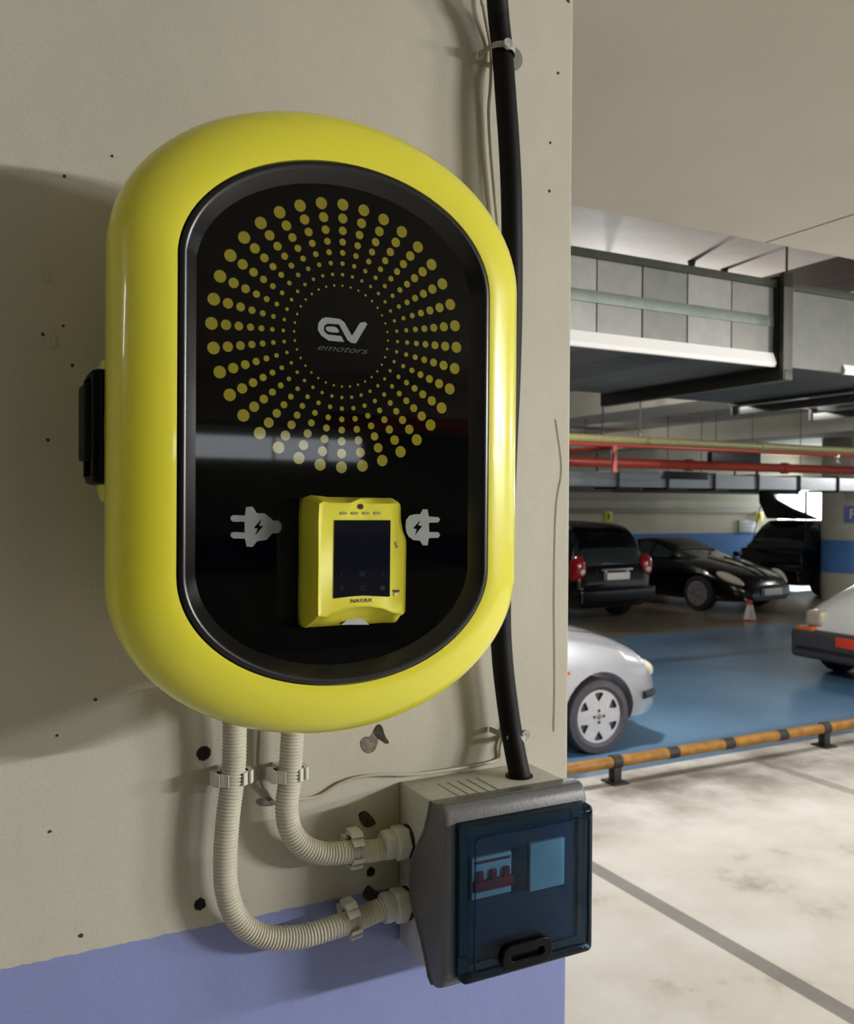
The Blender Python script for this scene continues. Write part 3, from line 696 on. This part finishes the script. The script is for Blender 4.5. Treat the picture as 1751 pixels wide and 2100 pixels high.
def drops(t, y, z, r):
    obj('drop_pipe', tube(BM(), [(5.75, y, z), (5.75, y, z-.27)], .028, 12), redpipe, t)
    obj('branch', tube(BM(), [(5.75, y, z-.02), (5.75, 7.46, z-.02)], .022, 12), redpipe, t)
    obj('sprinkler_head', lathe(BM(), [(.03, 0), (.03, -.03), (.008, -.05), (.008, -.08), (.035, -.085), (.035, -.09)], (9.0, y, z), 'Z', 12), steel, t)
pipe('branch_pipe', -4, 20, 6.1, zt2, .024, redpipe, 'thinner red pipe just above the thick red one', extra=drops)
pipe('cable_conduit', -4, 20, 5.55, at(1400, 908, Y=5.55).z, .036, ypipe, 'olive yellow pipe running above the red pipes', extra=couplings([4, 7.2, 10], ypipe))
pipe('sprinkler_return', 2.2, 15, -5.2, 2.36, .05, redpipe, 'red pipe overhead behind the viewer, mirrored in the charger')
for x, y, z0 in ((5.3, 5.2, 2.42), (6.0, 6.6, 2.55)):
    o = obj('sprinkler_drop', tube(BM(), [(x, y, z0), (x, y, 3.1)], .008, 8), strut)
    lathe_ = obj('sprinkler_head', lathe(BM(), [(.01, .02), (.025, 0), (.008, -.03)], (x, y, z0), 'Z', 12), steel, o)
    tag(o, 'thin drop rod hanging from the ceiling ' + ('nearer the wall corner' if x < 5.5 else 'farther right of the two'), 'rod', 'thin drop rods')
# exit signs (dark undersides)
for (xa, ya, xb, yb, Y, lab) in ((1460, 926, 1560, 950, 6.9, 'dark hanging sign box in front of the red pipes, right one'), (1362, 966, 1452, 984, 9, 'dark hanging sign box below the red pipes, left one')):
    a, c = at(xa, ya, Y=Y), at(xb, yb, Y=Y)
    s = thing('hanging_sign', lab, 'sign', ((a.x+c.x)/2, Y, c.z), 'hanging sign boxes')
    obj('panel', box(BM(), (a.x, Y, c.z), (c.x, Y+.08, a.z), .006), darksign, s)
    for x in (a.x+.1, c.x-.1): obj('rod', tube(BM(), [(x, Y+.04, a.z-.005), (x, Y+.04, 3.1)], .006, 6), strut, s)
# far small duct
t = thing('ventilation_duct', 'smaller galvanised duct running along the far wall above the black cars', 'duct', (10, 10, 2.05))
dz0, dz1 = at(1400, 1001, Y=10).z, at(1400, 972, Y=10).z
for k in range(14):
    obj('duct_section', box(BM(), (3+k*1.0+.01, 10, dz0), (4+k*1.0-.01, 10.6, dz1), .005, 1), galvm, t)
for k in range(1, 14): obj('flange', box(BM(), (2.985+k*1.0, 9.97, dz0-.03), (3.015+k*1.0, 10.63, dz1+.03)), galvd, t)
for k in (1, 5, 9, 13): obj('hanger', box(BM(), (3.2+k, 10.2, dz1-.01), (3.24+k, 10.24, 3.1)), strut, t)
o = obj('cable_tray', box(BM(), (3, 14.2, 2.06), (18, 14.5, 2.16)), M('tray_dark', '#2a2a28', .5), label=None)
tag(o, 'dark cable tray above the far parked cars', 'cable tray')
for x in (4, 8, 12, 16): obj('tray_rod', box(BM(), (x, 14.33, 2.15), (x+.03, 14.36, 3.098)), strut, o)
# bodies for the unseen lamps, added fill lights included
for i, (x, y, z, sx, sy, p, up_) in enumerate(LAMPS):
    top = 3.1 if y > 1.3 else 2.7
    l = thing('unseen_lamp', 'unseen white fluorescent lamp', 'lamp', (x, y, top), 'ceiling lamps')
    obj('housing', box(BM(), (x-sx/2-.02, y-sy/2-.02, z+.03), (x+sx/2+.02, y+sy/2+.02, z+.08), .01), lampw, l)
    if top-z > .1: obj('bracket', box(BM(), (x-.03, y-.03, z+.07), (x+.03, y+.03, top)), lampw, l)
    a_, b_ = (Vector((x-sx/2, y, z+.018)), Vector((x+sx/2, y, z+.018))) if sx > sy else (Vector((x, y-sy/2, z+.018)), Vector((x, y+sy/2, z+.018)))
    obj('tube', tube(BM(), [a_, b_], .013, 10), tubeem, l)
# ---------------------------------------------------------------- guard rail
RY = 3.65; rz = .135; rr_ = .037
t = thing('guard_rail', 'low yellow tube rail with black bands along the parking bay', 'rail', (4.5, RY, 0))
pxs = [1.6, 3.78, 5.76, 7.75, 9.7]; bands = [.9, 2.2, 2.75, 3.25, 4.26, 4.77, 5.3, 6.3, 6.8, 7.3, 8.3, 8.8, 9.3]
cuts = sorted(pxs+bands); st = 0.2; prev = st
obj('rail_tube', tube(BM(), [(st, RY, rz), (10.2, RY, rz)], rr_, 20), railY, t)
for x in bands: obj('band', tube(BM(), [(x-.045, RY, rz), (x+.045, RY, rz)], rr_+.0025, 20), railK, t)
for x in pxs:
    b = tube(BM(), [(x-.035, RY, rz), (x+.035, RY, rz)], rr_+.008, 16); box(b, (x-.03, RY-.03, 0), (x+.03, RY+.03, rz-.02), .004)
    box(b, (x-.06, RY-.07, 0), (x+.06, RY+.07, .012)); obj('post', b, railK, t)
# ---------------------------------------------------------------- cars
def wheel(parent, cx, cy, r, w, side, kind, tm=tyrem):
    """axle along local Y; side = -1: outer face towards -Y"""
    s = side
    b = BM(); rr = r*.70
    lathe(b, [(rr, s*-w/2), (r*.94, s*-w/2), (r, s*-w*.36), (r, s*w*.36), (r*.96, s*w*.48), (r*.80, s*w*.52), (rr, s*w*.42), (rr, s*w*.30)], (cx, cy, r), 'Y', 40)
    o = obj('tyre', b, tm, parent)
    f = cy+s*w*.44
    if kind == 'cover':
        loops = [[(cx+rr*math.cos(2*math.pi*k/40), r+rr*math.sin(2*math.pi*k/40)) for k in range(40)]]
        for k in range(6):
            a0 = R(90+60*k); h = [(.93, -.22), (.93, 0), (.93, .22), (.62, .0)]; h = [(.88, -.25), (.92, -.12), (.92, .12), (.88, .25), (.56, .03), (.56, -.03)]
            loops.append([(cx+rr*q*math.cos(a0+u), r+rr*q*math.sin(a0+u)) for q, u in h])
        me = plate2d('wheel_cover', loops, f-s*.004, .008, .001); obj('wheel_cover', me, hub, o, smooth=False)
        obj('inner_disc', lathe(BM(), [(.01, 0), (rr, 0), (rr, s*-.01)], (cx, f-s*.035, r), 'Y', 32), trimm, o)
        b = BM()
        for k in range(4): lathe(b, [(.0115, -.003), (.0115, .003)], (cx+.042*math.cos(R(90*k)), f+s*.002, r+.042*math.sin(R(90*k))), 'Y', 10)
        obj('bolt_hole', b, trimm, o); obj('hub_badge', lathe(BM(), [(.02, -.003), (.018, s*.004)], (cx, f+s*.002, r), 'Y', 14), hubd, o)
    else:
        b = BM(); lathe(b, [(rr*.9, s*.01), (rr, s*.012), (rr, -.0), (rr*.9, 0)], (cx, f, r), 'Y', 32)
        for k in range(10):
            a_ = R(36*k); u = Vector((math.cos(a_), 0, math.sin(a_))); v = Vector((-math.sin(a_), 0, math.cos(a_)))
            c0 = Vector((cx, f, r)); q = [c0+u*.03+v*.012, c0+u*rr*.93+v*.016, c0+u*rr*.93-v*.016, c0+u*.03-v*.012]; poly(b, q, (0, s*.01, 0))
        lathe(b, [(.001, s*.016), (.04, s*.014), (.045, 0)], (cx, f, r), 'Y', 20)
        obj('alloy_rim', b, hubd, o); obj('inner_disc', lathe(BM(), [(.01, 0), (rr, 0), (rr, s*-.01)], (cx, f-s*.06, r), 'Y', 28), matte, o)
def sect(x, zb_, zs, zt_, w):
    half = [(0, zb_), (w*.80, zb_), (w*.95, zb_+.05), (w*.995, zb_+.30*(zs-zb_)), (w, zb_+.62*(zs-zb_)), (w*.985, zb_+.86*(zs-zb_)), (w*.94, zs), (w*.80, zs+.45*(zt_-zs)), (w*.5, zs+.85*(zt_-zs)), (w*.2, zt_), (0, zt_)]
    return [(x, y, z) for y, z in half]+[(x, -y, z) for y, z in half[-2:0:-1]]
def interp_st(st, n=5):
    out = []
    Q = [tuple(2*a-b for a, b in zip(st[0], st[1]))]+list(st)+[tuple(2*a-b for a, b in zip(st[-1], st[-2]))]
    for i in range(1, len(Q)-2):
        for k in range(n):
            t = k/n; out.append(tuple(.5*(2*b+(c-a)*t+(2*a-5*b+4*c-d)*t*t+(3*b-a-3*c+d)*t**3) for a, b, c, d in zip(*Q[i-1:i+3])))
    out.append(st[-1]); return out
def build_car(name, label, loc, rz, paint, stations, cabin, wheels, wr, arch, track, wkind='alloy', tm=tyred, group=None):
    t = thing(name, label, 'car', loc, group, rz); t['_'] = 0; del t['_']
    XF = Matrix.Translation(Vector(loc)) @ Matrix.Rotation(rz, 4, 'Z')
    b = BM(); loft(b, [sect(*s) for s in interp_st(stations)])
    bmesh.ops.recalc_face_normals(b, faces=b.faces)
    o = obj('body', b, [paint, matte], None, angle=40)
    cb_ = BM()
    for wx in wheels:
        for s in (-1, 1): lathe(cb_, [(arch, -.16), (arch, .16)], (wx, s*(track+.06), wr), 'Y', 32, mi=1)
    bmesh.ops.recalc_face_normals(cb_, faces=cb_.faces)
    co = obj('cutter', cb_, [paint, matte], None, smooth=False)
    md = o.modifiers.new('b', 'BOOLEAN'); md.object = co; md.operation = 'DIFFERENCE'; md.solver = 'EXACT'
    dg = bpy.context.evaluated_depsgraph_get(); me = bpy.data.meshes.new_from_object(o.evaluated_get(dg))
    bpy.data.objects.remove(o); bpy.data.objects.remove(co)
    me.materials.clear(); o = bpy.data.objects.new('body', me); COL.objects.link(o); me.materials.append(paint); me.materials.append(matte)
    for p in me.polygons: p.use_smooth = True
    me.set_sharp_from_angle(angle=R(40))
    o.parent = t; parts = [o]
    # cabin: stations (x, zl, zr, wl, wr)
    if cabin:
        def cs(x, zl, zr, wl, w_): h = [(0, zl), (wl, zl), (wl*.985, zl+.02), ((wl+w_)/2+.01, (zl+zr)/2), (w_, zr-.05), (w_*.88, zr-.012), (w_*.5, zr), (0, zr+.004)]; return [(x, y, z) for y, z in h]+[(x, -y, z) for y, z in h[-2:0:-1]]
        g = BM(); cst = interp_st(cabin, 4); loft(g, [cs(*s) for s in cst]); parts.append(('cabin_glass', g, carglass))
        def rf(x, zl, zr, wl, w_): h = [(w_+.006, zr-.062), (w_+.004, zr-.045), (w_*.9, zr-.002), (w_*.5, zr+.010), (0, zr+.014)]; return [(x, y, z) for y, z in h]+[(x, -y, z) for y, z in h[-2::-1]]
        sel = [s for s in cst if s[2]-s[1] > .33*max(c[2]-c[1] for c in cabin)]
        if len(sel) > 1:
            g = BM(); loft(g, [rf(*s) for s in sel], close=False, cap=(False, False)); bmesh.ops.solidify(g, geom=g.faces[:], thickness=.012); parts.append(('roof', g, paint))
        for i in range(1, len(cabin)-1):
            for s in (-1, 1):
                x, zl, zr, wl, w_ = cabin[i]; g = BM()
                tube(g, [(x, s*(wl+.002), zl), (x, s*((wl+w_)/2+.012), (zl+zr)/2), (x, s*(w_+.002), zr-.05)], .022, 6); parts.append(('pillar', g, paint))
    out = [o]
    for q in parts[1:]:
        n_, g, mm = q; bmesh.ops.recalc_face_normals(g, faces=g.faces); me = bpy.data.meshes.new(n_); g.to_mesh(me); g.free(); me.materials.append(mm)
        for p in me.polygons: p.use_smooth = True
        me.set_sharp_from_angle(angle=R(40)); oo = bpy.data.objects.new(n_, me); COL.objects.link(oo); oo.parent = t
    return t
def cpart(t, name, bm, mat, angle=40, smooth=True, **k):
    """a part authored in the car's local space"""
    if not isinstance(bm, bpy.types.Mesh): bmesh.ops.recalc_face_normals(bm, faces=bm.faces); me = bpy.data.meshes.new(name); bm.to_mesh(me); bm.free()
    else: me = bm
    me.materials.append(mat)
    if smooth:
        for p in me.polygons: p.use_smooth = True
        me.set_sharp_from_angle(angle=R(angle))
    o = bpy.data.objects.new(name, me); COL.objects.link(o); o.parent = t; tag(o, **k); return o
def ell(t, name, c, rad, mat, rz=0, ry=0, **k):
    g = BM(); bmesh.ops.create_uvsphere(g, u_segments=24, v_segments=14, radius=1)
    mm = Matrix.Translation(Vector(c)) @ Matrix.Rotation(rz, 4, 'Z') @ Matrix.Rotation(ry, 4, 'Y') @ Matrix.Diagonal((*rad, 1))
    bmesh.ops.transform(g, matrix=mm, verts=g.verts); return cpart(t, name, g, mat, 80, **k)
def cwheels(t, xs_, track, r, w, kind, tm):
    before = set(bpy.data.objects)
    for x in xs_:
        for s in (-1, 1): wheel(None, x, s*track, r, w, s, kind, tm)
    for o in set(bpy.data.objects)-before:
        if o.parent is None: o.parent = t
# silver hatchback, nose to the right (+X)
ax = 4.10; W2 = .80; cyy = 4.2+W2
st_s = [(-3.15, .30, .62, .66, .60), (-3.05, .20, .85, .92, .72), (-2.6, .18, .88, .96, .79), (-1.6, .17, .88, .95, .80), (-.9, .17, .88, .97, .80), (-.45, .17, .86, .95, .80), (-.1, .17, .80, .90, .80), (.2, .18, .73, .84, .79), (.42, .18, .66, .77, .76), (.56, .19, .56, .68, .70), (.64, .20, .46, .58, .62), (.67, .22, .38, .50, .55)]
t = build_car('hatchback', 'silver hatchback nosing out from behind the wall corner', (ax, cyy, 0), 0, silver, st_s,
              [(-3.0, .86, .95, .66, .60), (-2.75, .90, 1.30, .68, .55), (-2.0, .92, 1.38, .70, .56), (-1.3, .93, 1.36, .70, .56), (-.75, .93, 1.15, .69, .58), (-.35, .92, .96, .66, .62)], [0, -2.4], .272, .325, W2-.09)
cwheels(t, [0, -2.4], W2-.105, .272, .18, 'cover', tyrem)
for s in (-1, 1):
    ell(t, 'headlight', (.515, s*.585, .55), (.125, .12, .075), headlens, s*R(-32), R(28))
    g = BM(); tube(g, [(.42, s*.765, .385), (.50, s*.735, .385), (.585, s*.67, .385), (.635, s*.58, .385), (.665, s*.45, .385)], .030, 8); cpart(t, 'bumper_strip', g, trimm)
    cpart(t, 'indicator', box(BM(), (-.33, s*.80, .60), (-.28, s*.808, .625), .003), orange)
cpart(t, 'number_plate', box(BM(), (.672, -.26, .33), (.69, .26, .44), .003), platem)
cpart(t, 'grille', box(BM(), (.655, -.3, .49), (.675, .3, .55), .005), trimm)
cpart(t, 'bonnet_seam', tube(BM(), [(-.45, -.70, .93), (0, -.70, .866), (.35, -.66, .765), (.55, -.55, .655)], .003, 6), trimm)
# black hatchback, rear towards the viewer (faces +Y: local +X -> world +Y)
sx = 8.73
st_b = [(a_, b_, c_, d_, e_*.95) for a_, b_, c_, d_, e_ in [(-.72, .34, .60, .62, .70), (-.66, .24, .84, .86, .80), (-.45, .22, .92, .95, .82), (.3, .2, .93, .97, .83), (1.6, .2, .93, .98, .83), (2.4, .2, .86, .96, .83), (2.95, .22, .76, .86, .80), (3.15, .26, .56, .66, .66)]]
t = build_car('hatchback', 'black hatchback with red tail lights parked facing the far wall', (sx+.12, 10.62, 0), R(95), blackcar, st_b,
              [(-.64, .88, .93, .70, .66), (-.50, .92, 1.30, .70, .60), (-.30, .93, 1.46, .72, .585), (.3, .94, 1.51, .73, .60), (1.2, .94, 1.50, .73, .60), (1.9, .94, 1.3, .72, .60), (2.45, .93, 1.0, .70, .64)], [0, 2.45], .29, .34, .74)
cwheels(t, [0, 2.45], .72, .29, .19, 'alloy', tyred)
for s in (-1, 1):
    ell(t, 'tail_light', (-.60, s*.70, .82), (.14, .125, .21), redlens, 0, R(-12), label='red tail light')
    ell(t, 'lamp_pale_spot', (-.70, s*.69, .80), (.05, .06, .06), headlens)  # white highlight of the tail light, put in as a pale blob
    cpart(t, 'number_lamp', box(BM(), (-.735, s*.22-.03, .775), (-.715, s*.22+.03, .80), .004), platem)
cpart(t, 'bumper', box(BM(), (-.80, -.78, .30), (-.60, .78, .54), .05, 3), blackcar)
cpart(t, 'number_plate', box(BM(), (-.745, -.26, .655), (-.725, .26, .765), .004), platem, label='white number plate')
cpart(t, 'plate_band', box(BM(), (-.748, .215, .658), (-.727, .258, .762), .002), platebl)
cpart(t, 'rear_wiper', tube(BM(), [(-.66, 0, .95), (-.64, -.30, 1.0)], .008, 6), trimm)
cpart(t, 'plate_garnish', box(BM(), (-.75, -.32, .79), (-.70, .32, .825), .01), steel)
# black coupe, nose towards the viewer and right
hd = R(-84)
st_c = [(-2.9, .35, .60, .64, .62), (-2.8, .22, .82, .88, .78), (-2.0, .18, .84, .92, .85), (-1.0, .17, .82, .90, .85), (-.4, .17, .80, .88, .86), (.0, .17, .72, .82, .86), (.35, .18, .64, .74, .82), (.60, .19, .54, .65, .74), (.76, .2, .42, .56, .62), (.83, .22, .34, .46, .50)]
t = build_car('coupe', 'black low coupe with pale headlights, parked nose towards the viewer', (12.02, 10.62, 0), hd, blackcar, st_c,
              [(-2.5, .86, .88, .60, .56), (-2.1, .86, 1.06, .66, .52), (-1.6, .86, 1.17, .68, .53), (-1.2, .86, 1.15, .69, .54), (-.75, .86, .99, .68, .58), (-.35, .84, .87, .64, .60)], [0, -2.4], .30, .35, .77)
cwheels(t, [0, -2.4], .76, .30, .2, 'alloy', tyred)
for s in (-1, 1):
    ell(t, 'headlight', (.52, s*.63, .555), (.27, .13, .08), headlens, s*R(-35), R(26), label='pale oval headlight')
    g = BM(); lathe(g, [(.001, .02), (.045, .015), (.05, 0)], (.76, s*.56, .27), 'X', 16); cpart(t, 'fog_lamp', g, headlens)
    cpart(t, 'side_mirror', box(BM(), (-.55, s*.84-.07, .86), (-.42, s*.84+.07, .95), .03, 3), blackcar)
cpart(t, 'number_plate', box(BM(), (.845, -.26, .30), (.865, .26, .41), .004), platem, label='white number plate')
cpart(t, 'plate_band', box(BM(), (.847, -.258, .303), (.868, -.215, .407), .002), platebl)
g = BM(); loft(g, [[(.80, -.28, .42), (.80, .28, .42)], [(.80, -.25, .50), (.80, .25, .50)], [(.76, -.2, .56), (.76, .2, .56)]], close=False, cap=(False, False)); bmesh.ops.solidify(g, geom=g.faces[:], thickness=.02)
cpart(t, 'grille', g, trimm)
cpart(t, 'grille_bar', box(BM(), (.81, -.24, .465), (.825, .24, .475), .003), steel)
for k, s in enumerate((-1, 1)): cpart(t, 'bonnet_ridge', tube(BM(), [(-.3, s*.22, .876), (.2, s*.16, .792), (.6, s*.1, .66), (.78, s*.07, .545)], .012, 6), blackcar)
# black hatchback with raised tailgate, rear to the left
hx, hy = 12.75, 10.9
st_h = [(-3.3, .3, .60, .62, .60), (-3.1, .22, .85, .88, .78), (-2.2, .2, .92, .96, .80), (0, .2, .92, .96, .80), (.62, .22, .92, .95, .80), (.70, .26, .88, .90, .78)]
t = build_car('hatchback', 'black hatchback with raised tailgate beside the round column', (hx+2.55, hy+1.15, 0), R(180), blackcar, [(-3.3+0, *s[1:]) if i == 0 else s for i, s in enumerate(st_h)],
              [(-2.4, .92, .98, .70, .62), (-1.9, .92, 1.35, .71, .58), (-1.2, .92, 1.48, .72, .58), (-.1, .92, 1.50, .72, .58), (.25, .92, 1.42, .71, .58), (.6, .92, 1.02, .70, .64)], [0, -2.4], .29, .34, .71)
cwheels(t, [0, -2.4], .70, .29, .19, 'alloy', tyred)
g = BM(); poly(g, [(.10, .62, 1.52), (.10, -.62, 1.52), (.35, -.60, 1.85), (.42, -.56, 2.14), (.42, -.30, 2.14), (.36, -.22, 1.92), (.27, .15, 1.72)], (-.07, 0, .03))
cpart(t, 'tailgate', g, trimm, label='raised black tailgate')
for s in (-1, 1): cpart(t, 'gas_strut', tube(BM(), [(.45, s*.66, 1.1), (.34, s*.58, 1.78)], .012, 6), trimm)
cpart(t, 'bumper', box(BM(), (.6, -.76, .28), (.78, .76, .55), .04, 3), blackcar)
cpart(t, 'side_mirror', box(BM(), (-1.75, .80, .95), (-1.62, .95, 1.08), .03, 3), blackcar)
# white van nosing in from the right
t = build_car('white_van', 'white van with dark grey bumper and orange plate at the right edge', (8.55, 5.02, 0), R(180), whitecar,
              [(-2.9, .3, 1.0, 1.05, .72), (-2.0, .25, 1.05, 1.1, .76), (-.8, .25, 1.02, 1.12, .77), (-.3, .25, .92, 1.04, .77), (.1, .25, .80, .92, .765), (.40, .27, .68, .78, .75), (.52, .3, .55, .66, .70), (.56, .32, .48, .56, .62)],
              [(-2.85, 1.0, 1.75, .70, .60), (-1.6, 1.0, 1.8, .72, .62), (-1.0, 1.02, 1.7, .72, .62), (-.55, 1.0, 1.3, .71, .64), (-.25, .96, 1.04, .70, .66)], [0, -2.3], .28, .33, .69)
cwheels(t, [0, -2.3], .66, .28, .18, 'alloy', tyred)
cpart(t, 'bumper', box(BM(), (.28, -.775, .20), (.66, .775, .50), .06, 4), bumperm, label='dark grey plastic bumper')
cpart(t, 'bumper_groove', box(BM(), (.655, -.70, .285), (.664, .70, .325), .003), trimm)
cpart(t, 'number_plate', box(BM(), (.66, -.20, .37), (.672, .20, .47), .003), orangeplate, label='orange number plate')
for s in (-1, 1):
    cpart(t, 'headlight', box(BM(), (.42, s*.52-.14, .53), (.585, s*.58+.14, .70), .06, 5), M('van_lamp', '#a59b84', .2))
    cpart(t, 'indicator', box(BM(), (.56, s*.62-.11, .485), (.64, s*.62+.11, .53), .012), orange)
# ---------------------------------------------------------------- cone and signs
p = at(1537, 1272, Z=0)
t = thing('traffic_cone', 'small red and white traffic cone on the floor before the coupe', 'cone', (p.x, p.y, 0))
obj('base', box(BM(), (p.x-.10, p.y-.10, 0), (p.x+.10, p.y+.10, .02), .006), coner, t)
obj('sleeve', lathe(BM(), [(.095, .02), (.09, .05), (.045, .24), (.04, .245)], (p.x, p.y, 0), 'Z', 24), conew, t, label='white sleeve')
obj('tip', lathe(BM(), [(.044, .24), (.03, .315), (.02, .32)], (p.x, p.y, 0), 'Z', 24), coner, t, label='red tip')
for px, py, lab in ((1247, 1059, 'yellow notice on the far wall above the black hatchback'), (1557, 1059, 'yellow notice on the far wall left of the raised tailgate')):
    a, c = at(px-7, py-10, Y=15.43), at(px+8, py+11, Y=15.43)
    s = tag(obj('wall_sign', box(BM(), (a.x, 15.42, c.z), (c.x, 15.44, a.z), .004), signY), lab, 'sign', 'yellow notices on the far wall')
    mxx, mzz = (a.x+c.x)/2, (a.z+c.z)/2
    obj('pictogram', box(BM(), (mxx-.03, 15.415, mzz-.06), (mxx+.03, 15.421, mzz+.07), .004), ink, s)
a, c = at(1518, 1066, Y=15.43), at(1553, 1092, Y=15.43)
s = tag(obj('wall_sign', box(BM(), (a.x, 15.46, c.z), (c.x, 15.48, a.z), .004), signW), 'pale notice on the far wall beside the yellow one', 'sign')
for k in range(3): obj('print_line', box(BM(), (a.x+.08, 15.455, a.z-.12-k*.09), (c.x-.1-.05*k, 15.461, a.z-.09-k*.09)), M('faint_ink', '#8d93a8', .5), s)
# blue P sign on the column
d_ = (Vector((CAM.x, CAM.y, 0))-cc).normalized(); an = math.atan2(d_.y, d_.x)
pp = at(1751, 1055, Y=10.4)
base_ang = an+R(4); cs_ = cc+Vector((math.cos(base_ang), math.sin(base_ang), 0))*.525
t = thing('parking_sign', 'blue parking sign high on the round column', 'sign', (cs_.x, cs_.y, 1.6))
xd = Vector((-math.sin(base_ang), math.cos(base_ang), 0)); zz_ = pp.z
q = [cs_+xd*u+Vector((0, 0, zz_+v)) for u, v in ((-.14, -.16), (.14, -.16), (.14, .16), (-.14, .16))]
dn = Vector((math.cos(base_ang), math.sin(base_ang), 0))
obj('panel', poly(BM(), [k-dn*.01 for k in q], dn*.022), signB, t)
obj('lettering', text_mesh('P', .26, facing(cs_+dn*.014+Vector((0, 0, zz_)), xd)), platem, t, smooth=False, label='white letter P')
